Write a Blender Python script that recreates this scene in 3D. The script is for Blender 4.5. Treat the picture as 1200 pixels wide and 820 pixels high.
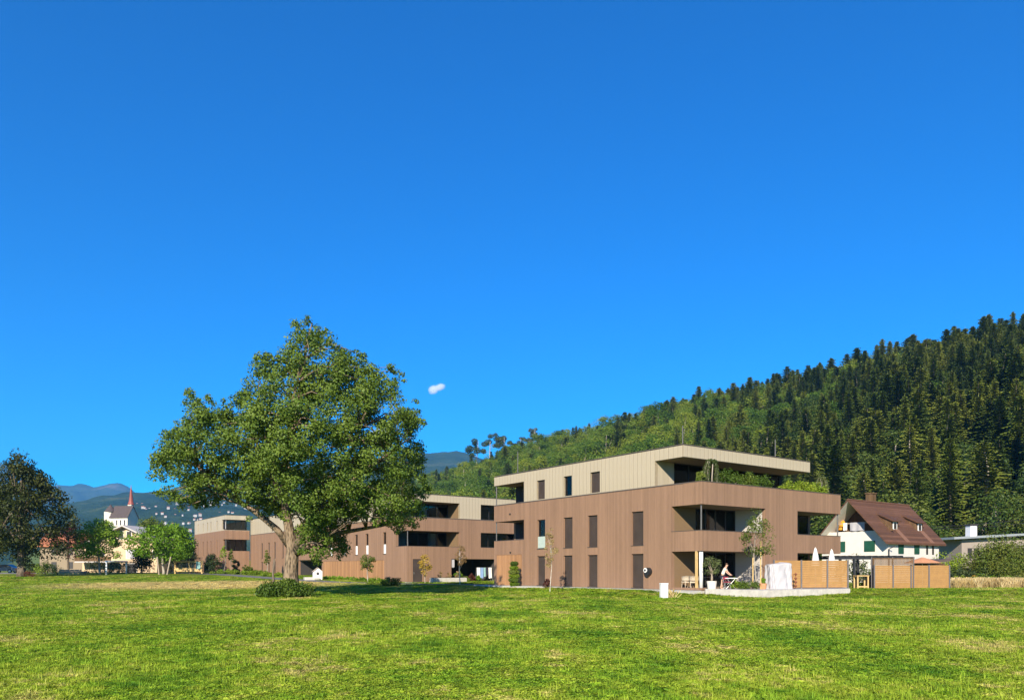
import bpy, math, random
import numpy as np
from mathutils import Vector, Matrix
for o in list(bpy.data.objects): bpy.data.objects.remove(o)
scene = bpy.context.scene
COL = scene.collection
R = math.radians

# ------------------------------------------------------------------ camera, sky, sun, exposure
EYE = 1.5
F = 900.0 / 1200.0                                   # focal length over picture width
cam_d = bpy.data.cameras.new('camera'); cam = bpy.data.objects.new('camera', cam_d); COL.objects.link(cam)
cam_d.sensor_fit = 'HORIZONTAL'; cam_d.sensor_width = 36.0; cam_d.lens = 36.0 * F
cam_d.shift_y = (667.0 - 410.0) / 1200.0             # level camera, lens shifted upwards
cam_d.clip_start = 0.1; cam_d.clip_end = 30000
cam.location = (0, 0, EYE); cam.rotation_euler = (R(90), 0, 0)
scene.camera = cam

SUN_EL = R(26.5)
TRAVEL = Vector((0.22, 0.975, 0)).normalized()        # the light travels away from the viewer and to the right
to_sun = Vector((-TRAVEL.x * math.cos(SUN_EL), -TRAVEL.y * math.cos(SUN_EL), math.sin(SUN_EL)))
w = bpy.data.worlds.new('World'); scene.world = w; w.use_nodes = True
nt = w.node_tree; nt.nodes.clear()
sky = nt.nodes.new('ShaderNodeTexSky'); sky.sky_type = 'NISHITA'; sky.sun_disc = False
sky.sun_elevation = SUN_EL; sky.sun_rotation = math.atan2(to_sun.x, to_sun.y)
sky.altitude = 500; sky.air_density = 1.0; sky.dust_density = 0.0; sky.ozone_density = 4.0
hsv = nt.nodes.new('ShaderNodeHueSaturation'); hsv.inputs['Saturation'].default_value = 2.15; hsv.inputs['Hue'].default_value = 0.513
bg = nt.nodes.new('ShaderNodeBackground'); bg.inputs['Strength'].default_value = 0.115
wo = nt.nodes.new('ShaderNodeOutputWorld')
nt.links.new(sky.outputs[0], hsv.inputs['Color']); nt.links.new(hsv.outputs[0], bg.inputs['Color']); nt.links.new(bg.outputs[0], wo.inputs['Surface'])
sun_d = bpy.data.lights.new('sun', 'SUN'); sun_d.energy = 5.0; sun_d.angle = R(0.5); sun_d.color = (1.0, 0.90, 0.74)
sun = bpy.data.objects.new('sun', sun_d); COL.objects.link(sun)
sun.rotation_euler = to_sun.to_track_quat('Z', 'Y').to_euler()
sun.location = to_sun * 300
scene.view_settings.view_transform = 'Standard'; scene.view_settings.look = 'None'
scene.view_settings.exposure = 0.78; scene.view_settings.gamma = 1.0; scene.view_settings.use_curve_mapping = False
scene.render.resolution_x = 1024; scene.render.resolution_y = 699
scene.cycles.max_bounces = 6; scene.cycles.transparent_max_bounces = 12; scene.cycles.volume_bounces = 6

# ------------------------------------------------------------------ helpers
rng = np.random.default_rng(7)
random.seed(7)
def sm(a, b, x):
    t = np.clip((x - a) / (b - a), 0, 1); return t * t * (3 - 2 * t)
def gz(x, y):
    """height of the meadow: a shallow dip before the terrace, a slow rise towards the far end"""
    x = np.asarray(x, float); y = np.asarray(y, float)
    k = sm(8, -3, x)
    t_ = np.clip((y - 47.5 - 11 * k) / (7.5 + 16 * k), 0, 1)
    return -0.30 + 0.28 * t_ * t_ * (3 - 2 * t_) + 0.95 * sm(82, 132, y) * (1 - 0.75 * sm(-10, 30, x))
def X(px, y): return (px - 600.0) / 900.0 * y
def Zv(v, y): return EYE + (667.0 - v) / 900.0 * y
def on(px, y, dz=0.0):
    x = X(px, y); return (x, y, float(gz(x, y)) + dz)

def np_mesh(name, verts, faces, smooth=False):
    """fast mesh from an (N,3) array and an (M,k) array"""
    verts = np.asarray(verts, np.float32); faces = np.asarray(faces, np.int32)
    me = bpy.data.meshes.new(name); k = faces.shape[1]
    me.vertices.add(len(verts)); me.vertices.foreach_set('co', verts.ravel())
    me.loops.add(faces.size); me.loops.foreach_set('vertex_index', faces.ravel())
    me.polygons.add(len(faces)); me.polygons.foreach_set('loop_start', np.arange(len(faces), dtype=np.int32) * k)
    me.polygons.foreach_set('loop_total', np.full(len(faces), k, np.int32))
    if smooth: me.polygons.foreach_set('use_smooth', np.ones(len(faces), bool))
    me.update(calc_edges=True); return me

def link(o, parent=None):
    COL.objects.link(o)
    if parent is not None: o.parent = parent
    return o
def tag(o, label=None, cat=None, group=None, kind=None):
    if label: o['label'] = label
    if cat: o['category'] = cat
    if group: o['group'] = group
    if kind: o['kind'] = kind
    return o
def empty(name, loc=(0, 0, 0), rz=0.0, label=None, cat=None, group=None):
    o = bpy.data.objects.new(name, None); o.empty_display_size = 0.2
    o.location = loc; o.rotation_euler = (0, 0, rz); link(o); return tag(o, label, cat, group)
def mesh_obj(name, me, mats, parent=None, loc=None, rz=0.0):
    o = bpy.data.objects.new(name, me)
    if me.materials is not None and len(me.materials) == 0:
        for m in (mats if isinstance(mats, (list, tuple)) else [mats]): me.materials.append(m)
    if loc is not None: o.location = loc
    if rz: o.rotation_euler = (0, 0, rz)
    return link(o, parent)
def copy_tree(o, parent=None):
    c = o.copy(); COL.objects.link(c)
    if parent is not None: c.parent = parent
    for ch in o.children: copy_tree(ch, c)
    return c

class MB:
    def __init__(s): s.v = []; s.f = []; s.m = []
    def _add(s, vs, fs, m=0):
        n = len(s.v); s.v += [tuple(p) for p in vs]
        for f in fs: s.f.append(tuple(i + n for i in f)); s.m.append(m)
        return s
    def box(s, x0, x1, y0, y1, z0, z1, m=0):
        return s._add([(x0,y0,z0),(x1,y0,z0),(x1,y1,z0),(x0,y1,z0),(x0,y0,z1),(x1,y0,z1),(x1,y1,z1),(x0,y1,z1)],
                      [(3,2,1,0),(4,5,6,7),(0,1,5,4),(1,2,6,5),(2,3,7,6),(3,0,4,7)], m)
    def bbox(s, x0, x1, y0, y1, z0, z1, c=0.02, m=0):
        """box with chamfered vertical edges and top"""
        def ring(z, i): return [(x0+i+c*0,y0+i,z)]
        pts = lambda e, z: [(x0+e+c,y0+e,z),(x1-e-c,y0+e,z),(x1-e,y0+e+c,z),(x1-e,y1-e-c,z),(x1-e-c,y1-e,z),(x0+e+c,y1-e,z),(x0+e,y1-e-c,z),(x0+e,y0+e+c,z)]
        V = pts(0,z0) + pts(0,z1-c) + pts(c,z1); Fs = [tuple(range(7,-1,-1)), tuple(range(16,24))]
        for r in (0, 8):
            for i in range(8): Fs.append((r+i, r+(i+1)%8, r+8+(i+1)%8, r+8+i))
        return s._add(V, Fs, m)
    def prism(s, poly, z0, z1, m=0):
        n = len(poly); V = [(p[0],p[1],z0) for p in poly] + [(p[0],p[1],z1) for p in poly]
        Fs = [tuple(range(n-1,-1,-1)), tuple(range(n,2*n))] + [(i,(i+1)%n,n+(i+1)%n,n+i) for i in range(n)]
        return s._add(V, Fs, m)
    def hexa(s, p, m=0):
        """eight corners, bottom ring then top ring"""
        return s._add(p, [(3,2,1,0),(4,5,6,7),(0,1,5,4),(1,2,6,5),(2,3,7,6),(3,0,4,7)], m)
    def tube(s, pts, rad, n=8, m=0, cap=True):
        pts = [Vector(p) for p in pts]
        if not isinstance(rad, (list, tuple)): rad = [rad] * len(pts)
        V = []; Fs = []; ref = None
        for i, p in enumerate(pts):
            d = (pts[min(i+1, len(pts)-1)] - pts[max(i-1, 0)]).normalized()
            if ref is None:
                ref = d.orthogonal().normalized()
            ref = (ref - d * ref.dot(d)); ref = ref.normalized() if ref.length > 1e-6 else d.orthogonal().normalized()
            b = d.cross(ref)
            for k in range(n):
                a = 2 * math.pi * k / n; V.append(p + (ref * math.cos(a) + b * math.sin(a)) * rad[i])
        for i in range(len(pts) - 1):
            for k in range(n): Fs.append((i*n+k, i*n+(k+1)%n, (i+1)*n+(k+1)%n, (i+1)*n+k))
        if cap: Fs += [tuple(range(n-1,-1,-1)), tuple(range((len(pts)-1)*n, len(pts)*n))]
        return s._add(V, Fs, m)
    def lathe(s, prof, n=16, c=(0,0,0), m=0):
        V = []; Fs = []
        for r, z in prof:
            for k in range(n):
                a = 2*math.pi*k/n; V.append((c[0]+r*math.cos(a), c[1]+r*math.sin(a), c[2]+z))
        for i in range(len(prof)-1):
            for k in range(n): Fs.append((i*n+k, i*n+(k+1)%n, (i+1)*n+(k+1)%n, (i+1)*n+k))
        Fs += [tuple(range(n-1,-1,-1)), tuple(range((len(prof)-1)*n, len(prof)*n))]
        return s._add(V, Fs, m)
    def mesh(s, name, smooth=False):
        me = bpy.data.meshes.new(name); me.from_pydata(s.v, [], s.f); me.update()
        for p, mi in zip(me.polygons, s.m): p.material_index = mi; p.use_smooth = smooth
        return me
    def build(s, name, mats, parent=None, loc=None, rz=0.0, smooth=False):
        return mesh_obj(name, s.mesh(name, smooth), mats, parent, loc, rz)

# ------------------------------------------------------------------ materials
def new_mat(name):
    m = bpy.data.materials.new(name); m.use_nodes = True; t = m.node_tree; t.nodes.clear()
    out = t.nodes.new('ShaderNodeOutputMaterial'); return m, t, out
def nd(t, typ, **kw):
    n = t.nodes.new(typ)
    for k, v in kw.items():
        if k in n.inputs: n.inputs[k].default_value = v
        else: setattr(n, k, v)
    return n
def c4(c): return (c[0], c[1], c[2], 1.0)
def ramp(t, stops):
    r = t.nodes.new('ShaderNodeValToRGB'); e = r.color_ramp.elements
    while len(e) > 1: e.remove(e[-1])
    e[0].position = stops[0][0]; e[0].color = c4(stops[0][1])
    for p, c in stops[1:]: k = e.new(p); k.color = c4(c)
    return r
def plain(name, col, rough=0.7, var=0.15, scale=6.0, bump=0.0, metal=0.0, spec=0.4, coords='Object'):
    m, t, out = new_mat(name)
    b = nd(t, 'ShaderNodeBsdfPrincipled', Roughness=rough, Metallic=metal)
    b.inputs['Specular IOR Level'].default_value = spec
    tc = nd(t, 'ShaderNodeTexCoord'); n = nd(t, 'ShaderNodeTexNoise', Scale=scale, Detail=5.0, Roughness=0.65)
    t.links.new(tc.outputs[coords], n.inputs['Vector'])
    lo = [max(0, x * (1 - var)) for x in col]; hi = [min(1, x * (1 + var)) for x in col]
    r = ramp(t, [(0.3, lo), (0.7, hi)]); t.links.new(n.outputs['Fac'], r.inputs[0]); t.links.new(r.outputs[0], b.inputs['Base Color'])
    if bump:
        bp = nd(t, 'ShaderNodeBump', Strength=bump, Distance=0.03); t.links.new(n.outputs['Fac'], bp.inputs['Height']); t.links.new(bp.outputs[0], b.inputs['Normal'])
    t.links.new(b.outputs[0], out.inputs['Surface']); return m
def boards(name, col, pitch, dark=0.6, var=0.22, axis='vertical', rough=0.75, grain=0.25):
    """boards side by side: a colour of its own for each board, a fine joint between two boards, wood grain"""
    m, t, out = new_mat(name); L = t.links
    b = nd(t, 'ShaderNodeBsdfPrincipled', Roughness=rough); b.inputs['Specular IOR Level'].default_value = 0.25
    tc = nd(t, 'ShaderNodeTexCoord'); sx = nd(t, 'ShaderNodeSeparateXYZ'); L.new(tc.outputs['Object'], sx.inputs[0])
    if axis == 'vertical':
        u = nd(t, 'ShaderNodeMath', operation='ADD'); L.new(sx.outputs[0], u.inputs[0]); L.new(sx.outputs[1], u.inputs[1]); uo = u.outputs[0]
    else: uo = sx.outputs[2]
    dv = nd(t, 'ShaderNodeMath', operation='DIVIDE'); L.new(uo, dv.inputs[0]); dv.inputs[1].default_value = pitch
    fl = nd(t, 'ShaderNodeMath', operation='FLOOR'); L.new(dv.outputs[0], fl.inputs[0])
    fr = nd(t, 'ShaderNodeMath', operation='FRACT'); L.new(dv.outputs[0], fr.inputs[0])
    wn = nd(t, 'ShaderNodeTexWhiteNoise', noise_dimensions='1D'); L.new(fl.outputs[0], wn.inputs['W'])
    # joint
    a = nd(t, 'ShaderNodeMath', operation='SUBTRACT'); L.new(fr.outputs[0], a.inputs[0]); a.inputs[1].default_value = 0.5
    ab = nd(t, 'ShaderNodeMath', operation='ABSOLUTE'); L.new(a.outputs[0], ab.inputs[0])
    jt = nd(t, 'ShaderNodeMapRange'); jt.inputs['From Min'].default_value = 0.42; jt.inputs['From Max'].default_value = 0.49; jt.inputs['To Min'].default_value = 1.0; jt.inputs['To Max'].default_value = 0.0
    L.new(ab.outputs[0], jt.inputs['Value'])
    mp = nd(t, 'ShaderNodeMapping'); L.new(tc.outputs['Object'], mp.inputs['Vector'])
    mp.inputs['Scale'].default_value = (9, 9, 0.7) if axis == 'vertical' else (0.8, 0.8, 14)
    gn = nd(t, 'ShaderNodeTexNoise', Scale=2.0, Detail=6.0, Roughness=0.7); L.new(mp.outputs[0], gn.inputs['Vector'])
    mp2 = nd(t, 'ShaderNodeMapping'); L.new(tc.outputs['Object'], mp2.inputs['Vector']); mp2.inputs['Scale'].default_value = (2.2, 2.2, 0.35) if axis == 'vertical' else (1, 1, 1)
    big = nd(t, 'ShaderNodeTexNoise', Scale=0.5, Detail=6.0, Roughness=0.65); L.new(mp2.outputs[0], big.inputs['Vector'])
    s1 = nd(t, 'ShaderNodeMath', operation='MULTIPLY_ADD'); L.new(gn.outputs['Fac'], s1.inputs[0]); s1.inputs[1].default_value = grain * 2; s1.inputs[2].default_value = 1 - grain
    s2 = nd(t, 'ShaderNodeMath', operation='MULTIPLY_ADD'); L.new(wn.outputs['Value'], s2.inputs[0]); s2.inputs[1].default_value = var * 2; s2.inputs[2].default_value = 1 - var
    s3 = nd(t, 'ShaderNodeMath', operation='MULTIPLY_ADD'); L.new(big.outputs['Fac'], s3.inputs[0]); s3.inputs[1].default_value = 0.44; s3.inputs[2].default_value = 0.78
    q = nd(t, 'ShaderNodeMath', operation='MULTIPLY'); L.new(s1.outputs[0], q.inputs[0]); L.new(s2.outputs[0], q.inputs[1])
    q2 = nd(t, 'ShaderNodeMath', operation='MULTIPLY'); L.new(q.outputs[0], q2.inputs[0]); L.new(s3.outputs[0], q2.inputs[1])
    j2 = nd(t, 'ShaderNodeMath', operation='MULTIPLY_ADD'); L.new(jt.outputs[0], j2.inputs[0]); j2.inputs[1].default_value = 1 - dark; j2.inputs[2].default_value = dark
    q3 = nd(t, 'ShaderNodeMath', operation='MULTIPLY'); L.new(q2.outputs[0], q3.inputs[0]); L.new(j2.outputs[0], q3.inputs[1])
    mx = nd(t, 'ShaderNodeVectorMath', operation='SCALE'); mx.inputs[0].default_value = col; L.new(q3.outputs[0], mx.inputs['Scale'])
    L.new(mx.outputs[0], b.inputs['Base Color'])
    bp = nd(t, 'ShaderNodeBump', Strength=0.6, Distance=0.02); L.new(jt.outputs[0], bp.inputs['Height']); L.new(bp.outputs[0], b.inputs['Normal'])
    L.new(b.outputs[0], out.inputs['Surface']); return m
def foliage(name, c1, c2, c3, scale=0.5, trans=0.30, fine=9.0, rnd=0.25, rough=0.55):
    """leaves: colour changes from clump to clump and from leaf to leaf; some light passes through"""
    m, t, out = new_mat(name); L = t.links
    g = nd(t, 'ShaderNodeNewGeometry'); oi = nd(t, 'ShaderNodeObjectInfo')
    n1 = nd(t, 'ShaderNodeTexNoise', Scale=scale, Detail=3.0); L.new(g.outputs['Position'], n1.inputs['Vector'])
    n2 = nd(t, 'ShaderNodeTexNoise', Scale=fine, Detail=2.0); L.new(g.outputs['Position'], n2.inputs['Vector'])
    ad = nd(t, 'ShaderNodeMath', operation='ADD'); L.new(n1.outputs['Fac'], ad.inputs[0]); L.new(n2.outputs['Fac'], ad.inputs[1])
    a2 = nd(t, 'ShaderNodeMath', operation='MULTIPLY_ADD'); L.new(oi.outputs['Random'], a2.inputs[0]); a2.inputs[1].default_value = rnd * 2; a2.inputs[2].default_value = -rnd
    a3 = nd(t, 'ShaderNodeMath', operation='ADD'); L.new(ad.outputs[0], a3.inputs[0]); L.new(a2.outputs[0], a3.inputs[1])
    hf = nd(t, 'ShaderNodeMath', operation='MULTIPLY'); L.new(a3.outputs[0], hf.inputs[0]); hf.inputs[1].default_value = 0.5
    r = ramp(t, [(0.36, c1), (0.50, c2), (0.64, c3)]); L.new(hf.outputs[0], r.inputs[0])
    b = nd(t, 'ShaderNodeBsdfPrincipled', Roughness=rough); b.inputs['Specular IOR Level'].default_value = 0.25; L.new(r.outputs[0], b.inputs['Base Color'])
    tr = nd(t, 'ShaderNodeBsdfTranslucent'); L.new(r.outputs[0], tr.inputs['Color'])
    mx = nd(t, 'ShaderNodeMixShader', Fac=trans); L.new(b.outputs[0], mx.inputs[1]); L.new(tr.outputs[0], mx.inputs[2])
    L.new(mx.outputs[0], out.inputs['Surface']); return m
def bark(name, c1, c2, scale=3.0):
    m, t, out = new_mat(name); L = t.links
    tc = nd(t, 'ShaderNodeTexCoord'); mp = nd(t, 'ShaderNodeMapping'); mp.inputs['Scale'].default_value = (1, 1, 0.3); L.new(tc.outputs['Object'], mp.inputs['Vector'])
    v = nd(t, 'ShaderNodeTexVoronoi', Scale=scale * 2.2); L.new(mp.outputs[0], v.inputs['Vector'])
    n = nd(t, 'ShaderNodeTexNoise', Scale=scale, Detail=8.0, Roughness=0.7); L.new(mp.outputs[0], n.inputs['Vector'])
    mm_ = nd(t, 'ShaderNodeMath', operation='MULTIPLY_ADD'); L.new(v.outputs['Distance'], mm_.inputs[0]); mm_.inputs[1].default_value = 0.55; L.new(n.outputs['Fac'], mm_.inputs[2])
    r = ramp(t, [(0.48, c1), (0.86, c2)]); L.new(mm_.outputs[0], r.inputs[0])
    b = nd(t, 'ShaderNodeBsdfPrincipled', Roughness=0.9); b.inputs['Specular IOR Level'].default_value = 0.15; L.new(r.outputs[0], b.inputs['Base Color'])
    ad = nd(t, 'ShaderNodeMath', operation='ADD'); L.new(n.outputs['Fac'], ad.inputs[0]); L.new(v.outputs['Distance'], ad.inputs[1])
    bp = nd(t, 'ShaderNodeBump', Strength=0.9, Distance=0.08); L.new(ad.outputs[0], bp.inputs['Height']); L.new(bp.outputs[0], b.inputs['Normal'])
    L.new(b.outputs[0], out.inputs['Surface']); return m
def glass(name, tint=(0.75, 0.85, 0.85), refl=1.0):
    m, t, out = new_mat(name); L = t.links
    fr = nd(t, 'ShaderNodeFresnel', IOR=1.5)
    tr = nd(t, 'ShaderNodeBsdfTransparent'); tr.inputs['Color'].default_value = c4(tint)
    gl = nd(t, 'ShaderNodeBsdfGlossy', Roughness=0.02)
    mx = nd(t, 'ShaderNodeMixShader'); L.new(fr.outputs[0], mx.inputs[0]); L.new(tr.outputs[0], mx.inputs[1]); L.new(gl.outputs[0], mx.inputs[2])
    L.new(mx.outputs[0], out.inputs['Surface']); return m
def slatted(name, col, pitch, rough=0.5):
    m, t, out = new_mat(name); L = t.links
    b = nd(t, 'ShaderNodeBsdfPrincipled', Roughness=rough)
    tc = nd(t, 'ShaderNodeTexCoord'); sx = nd(t, 'ShaderNodeSeparateXYZ'); L.new(tc.outputs['Object'], sx.inputs[0])
    dv = nd(t, 'ShaderNodeMath', operation='DIVIDE'); L.new(sx.outputs[2], dv.inputs[0]); dv.inputs[1].default_value = pitch
    fr = nd(t, 'ShaderNodeMath', operation='FRACT'); L.new(dv.outputs[0], fr.inputs[0])
    n = nd(t, 'ShaderNodeTexNoise', Scale=1.3, Detail=4.0); L.new(tc.outputs['Object'], n.inputs['Vector'])
    r = ramp(t, [(0.3, [x*0.85 for x in col]), (0.7, [x*1.15 for x in col])]); L.new(n.outputs['Fac'], r.inputs[0]); L.new(r.outputs[0], b.inputs['Base Color'])
    bp = nd(t, 'ShaderNodeBump', Strength=0.7, Distance=0.02); L.new(fr.outputs[0], bp.inputs['Height']); L.new(bp.outputs[0], b.inputs['Normal'])
    L.new(b.outputs[0], out.inputs['Surface']); return m

def meadow_color(t):
    """colour of the meadow at a place: greens, straw-coloured patches, one strip of dry cut grass"""
    L = t.links
    g = nd(t, 'ShaderNodeNewGeometry')
    n1 = nd(t, 'ShaderNodeTexNoise', Scale=0.33, Detail=5.0, Roughness=0.6); n2 = nd(t, 'ShaderNodeTexNoise', Scale=2.6, Detail=4.0, Roughness=0.65)
    mp = nd(t, 'ShaderNodeMapping'); mp.inputs['Scale'].default_value = (1.0, 0.55, 1.0); L.new(g.outputs['Position'], mp.inputs['Vector'])
    L.new(mp.outputs[0], n1.inputs['Vector']); L.new(g.outputs['Position'], n2.inputs['Vector'])
    r1 = ramp(t, [(0.28, (0.070, 0.180, 0.010)), (0.42, (0.198, 0.322, 0.018)), (0.57, (0.330, 0.402, 0.032)), (0.68, (0.530, 0.455, 0.140))])
    s = nd(t, 'ShaderNodeMath', operation='MULTIPLY_ADD'); L.new(n2.outputs['Fac'], s.inputs[0]); s.inputs[1].default_value = 0.7; L.new(n1.outputs['Fac'], s.inputs[2])
    s2 = nd(t, 'ShaderNodeMath', operation='SUBTRACT'); L.new(s.outputs[0], s2.inputs[0]); s2.inputs[1].default_value = 0.35
    L.new(s2.outputs[0], r1.inputs[0])
    # strip of cut dry grass beyond the pear tree
    sp = nd(t, 'ShaderNodeSeparateXYZ'); L.new(g.outputs['Position'], sp.inputs[0])
    ex = nd(t, 'ShaderNodeMath', operation='MULTIPLY_ADD'); L.new(sp.outputs[0], ex.inputs[0]); ex.inputs[1].default_value = 1/16.0; ex.inputs[2].default_value = 31/16.0
    ey = nd(t, 'ShaderNodeMath', operation='MULTIPLY_ADD'); L.new(sp.outputs[1], ey.inputs[0]); ey.inputs[1].default_value = 1/15.0; ey.inputs[2].default_value = -79/15.0
    e2 = nd(t, 'ShaderNodeMath', operation='MULTIPLY'); L.new(ex.outputs[0], e2.inputs[0]); L.new(ex.outputs[0], e2.inputs[1])
    e3 = nd(t, 'ShaderNodeMath', operation='MULTIPLY_ADD'); L.new(ey.outputs[0], e3.inputs[0]); L.new(ey.outputs[0], e3.inputs[1]); L.new(e2.outputs[0], e3.inputs[2])
    e4 = nd(t, 'ShaderNodeMath', operation='MULTIPLY_ADD'); L.new(n1.outputs['Fac'], e4.inputs[0]); e4.inputs[1].default_value = 1.8; L.new(e3.outputs[0], e4.inputs[2])
    mr = nd(t, 'ShaderNodeMapRange'); mr.inputs['From Min'].default_value = 1.35; mr.inputs['From Max'].default_value = 2.1; mr.inputs['To Min'].default_value = 0.85; mr.inputs['To Max'].default_value = 0.0
    L.new(e4.outputs[0], mr.inputs['Value'])
    mx = nd(t, 'ShaderNodeMixRGB'); L.new(mr.outputs[0], mx.inputs[0]); L.new(r1.outputs[0], mx.inputs[1]); mx.inputs[2].default_value = c4((0.72, 0.55, 0.22))
    return mx.outputs[0], g
def ground_mat():
    m, t, out = new_mat('meadow_soil'); L = t.links
    c, g = meadow_color(t)
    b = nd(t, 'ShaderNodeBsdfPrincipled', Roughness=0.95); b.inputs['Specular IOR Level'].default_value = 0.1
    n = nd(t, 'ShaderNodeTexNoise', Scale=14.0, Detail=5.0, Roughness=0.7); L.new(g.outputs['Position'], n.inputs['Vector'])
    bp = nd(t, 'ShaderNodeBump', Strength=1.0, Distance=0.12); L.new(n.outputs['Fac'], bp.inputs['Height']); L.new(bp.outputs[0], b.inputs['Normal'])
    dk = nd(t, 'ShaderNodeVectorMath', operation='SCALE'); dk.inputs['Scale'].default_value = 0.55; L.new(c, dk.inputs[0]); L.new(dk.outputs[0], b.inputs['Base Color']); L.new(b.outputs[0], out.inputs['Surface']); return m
def grass_mat():
    m, t, out = new_mat('grass_blade'); L = t.links
    c, g = meadow_color(t); oi = nd(t, 'ShaderNodeObjectInfo')
    hs = nd(t, 'ShaderNodeHueSaturation'); L.new(c, hs.inputs['Color'])
    mr = nd(t, 'ShaderNodeMapRange'); mr.inputs['To Min'].default_value = 0.62; mr.inputs['To Max'].default_value = 1.5; L.new(oi.outputs['Random'], mr.inputs['Value']); L.new(mr.outputs[0], hs.inputs['Value'])
    b = nd(t, 'ShaderNodeBsdfPrincipled', Roughness=0.6); b.inputs['Specular IOR Level'].default_value = 0.2; L.new(hs.outputs[0], b.inputs['Base Color'])
    tr = nd(t, 'ShaderNodeBsdfTranslucent'); L.new(hs.outputs[0], tr.inputs['Color'])
    mx = nd(t, 'ShaderNodeMixShader', Fac=0.35); L.new(b.outputs[0], mx.inputs[1]); L.new(tr.outputs[0], mx.inputs[2])
    L.new(mx.outputs[0], out.inputs['Surface']); return m

M = {}
M['soil'] = ground_mat(); M['grass'] = grass_mat()
M['brown'] = boards('brown_larch_boards', (0.252, 0.151, 0.094), 0.13, dark=0.75, var=0.09)
M['brown_far'] = boards('brown_larch_boards_far', (0.246, 0.146, 0.090), 0.3, dark=0.8, var=0.09)
M['plank'] = boards('light_larch_planks', (0.330, 0.175, 0.082), 0.31, dark=0.9, var=0.18)
M['panel'] = boards('champagne_metal_panel', (0.405, 0.345, 0.245), 0.44, dark=0.95, var=0.05, rough=0.5, grain=0.1)
M['seam'] = plain('champagne_metal_backing', (0.30, 0.245, 0.165), 0.6)
M['cap'] = plain('dark_metal_flashing', (0.09, 0.075, 0.065), 0.5)
M['soffit'] = plain('plaster_soffit', (0.26, 0.20, 0.13), 0.9, 0.06)
M['soffit_wood'] = boards('soffit_boards', (0.33, 0.25, 0.145), 0.14, dark=0.8, var=0.1)
M['plaster'] = plain('pale_plaster', (0.47, 0.43, 0.39), 0.9, 0.05)
M['beige'] = plain('ochre_plaster', (0.185, 0.118, 0.06), 0.9, 0.06)
M['shutter'] = slatted('dark_brown_shutter', (0.058, 0.042, 0.035), 0.07)
M['frame'] = plain('dark_window_frame', (0.035, 0.03, 0.027), 0.45)
M['glass'] = glass('window_glass'); M['glass_pale'] = glass('balustrade_glass', (0.80, 0.9, 0.86))
M['frosted'] = plain('frosted_glass_panel', (0.38, 0.45, 0.40), 0.25, 0.08)
M['curtain'] = plain('white_curtain', (0.75, 0.73, 0.70), 0.9)
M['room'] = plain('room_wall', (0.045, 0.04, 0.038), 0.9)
M['greige'] = plain('greige_render', (0.27, 0.225, 0.19), 0.9, 0.06, 1.0)
M['steel'] = plain('grey_steel', (0.40, 0.40, 0.39), 0.4, 0.1, metal=0.5)
M['pole'] = plain('dark_steel', (0.11, 0.105, 0.10), 0.45)
M['white'] = plain('white_paint', (0.74, 0.73, 0.70), 0.7, 0.06, 3.0)
M['white_wall'] = plain('white_render', (0.62, 0.58, 0.52), 0.9, 0.05, 1.5, bump=0.1)
M['concrete'] = plain('concrete', (0.46, 0.43, 0.38), 0.9, 0.18, 3.0, bump=0.25)
M['gravel'] = plain('pale_gravel', (0.42, 0.40, 0.36), 0.95, 0.3, 25.0, bump=0.5)
M['asphalt'] = plain('asphalt', (0.13, 0.125, 0.12), 0.9, 0.2, 8.0, bump=0.2)
M['bamboo'] = plain('honey_composite_boards', (0.31, 0.168, 0.055), 0.7, 0.13, 2.5)
M['post'] = plain('anthracite_post', (0.11, 0.10, 0.10), 0.5)
M['black'] = plain('black_paint', (0.018, 0.018, 0.02), 0.45)
M['timber'] = plain('fresh_timber', (0.50, 0.34, 0.14), 0.8, 0.2, 5.0)
M['grey_timber'] = plain('weathered_timber', (0.34, 0.27, 0.20), 0.9, 0.25, 8.0)
M['terracotta'] = plain('terracotta', (0.50, 0.23, 0.11), 0.8)
M['pot'] = plain('white_pot', (0.66, 0.60, 0.54), 0.7)
M['wicker'] = plain('pale_wicker', (0.50, 0.41, 0.30), 0.9, 0.3, 60.0, bump=0.6)
M['tarp'] = plain('grey_white_tarp', (0.40, 0.385, 0.395), 0.6, 0.06, 2.0)
M['fabric'] = plain('white_fabric', (0.78, 0.76, 0.70), 0.9, 0.06)
M['rust'] = plain('rusty_metal', (0.20, 0.075, 0.04), 0.9, 0.4, 20.0)
M['roof'] = None
M['green_paint'] = slatted('green_shutter', (0.012, 0.075, 0.045), 0.08)
M['wood_dark'] = boards('dark_wood', (0.13, 0.075, 0.035), 0.15, dark=0.6)
M['skin'] = plain('skin', (0.55, 0.32, 0.22), 0.55, 0.05)
M['hair'] = plain('brown_hair', (0.10, 0.055, 0.03), 0.6, 0.3, 30)
M['shirt'] = plain('cream_shirt', (0.74, 0.71, 0.58), 0.9, 0.05)
M['shorts'] = plain('navy_shorts', (0.03, 0.03, 0.045), 0.9)
M['red'] = plain('red_cloth', (0.24, 0.02, 0.04), 0.9)
M['blue'] = plain('blue_cloth', (0.22, 0.33, 0.52), 0.9)
M['teal'] = plain('teal_cloth', (0.25, 0.42, 0.38), 0.9)
M['cream'] = plain('cream_render', (0.55, 0.40, 0.25), 0.9, 0.05, 1.0)
M['church'] = plain('church_wall', (0.66, 0.60, 0.50), 0.9, 0.12, 0.4)
M['slate'] = plain('slate_roof', (0.075, 0.055, 0.05), 0.8, 0.2, 1.0)
M['spire'] = plain('red_spire', (0.26, 0.06, 0.04), 0.6, 0.15, 0.6)
M['tile_red'] = plain('red_tile', (0.36, 0.13, 0.06), 0.8, 0.25, 1.0)
M['car_paint'] = plain('dark_blue_car_paint', (0.02, 0.035, 0.09), 0.25, 0.05, spec=0.6)
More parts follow.
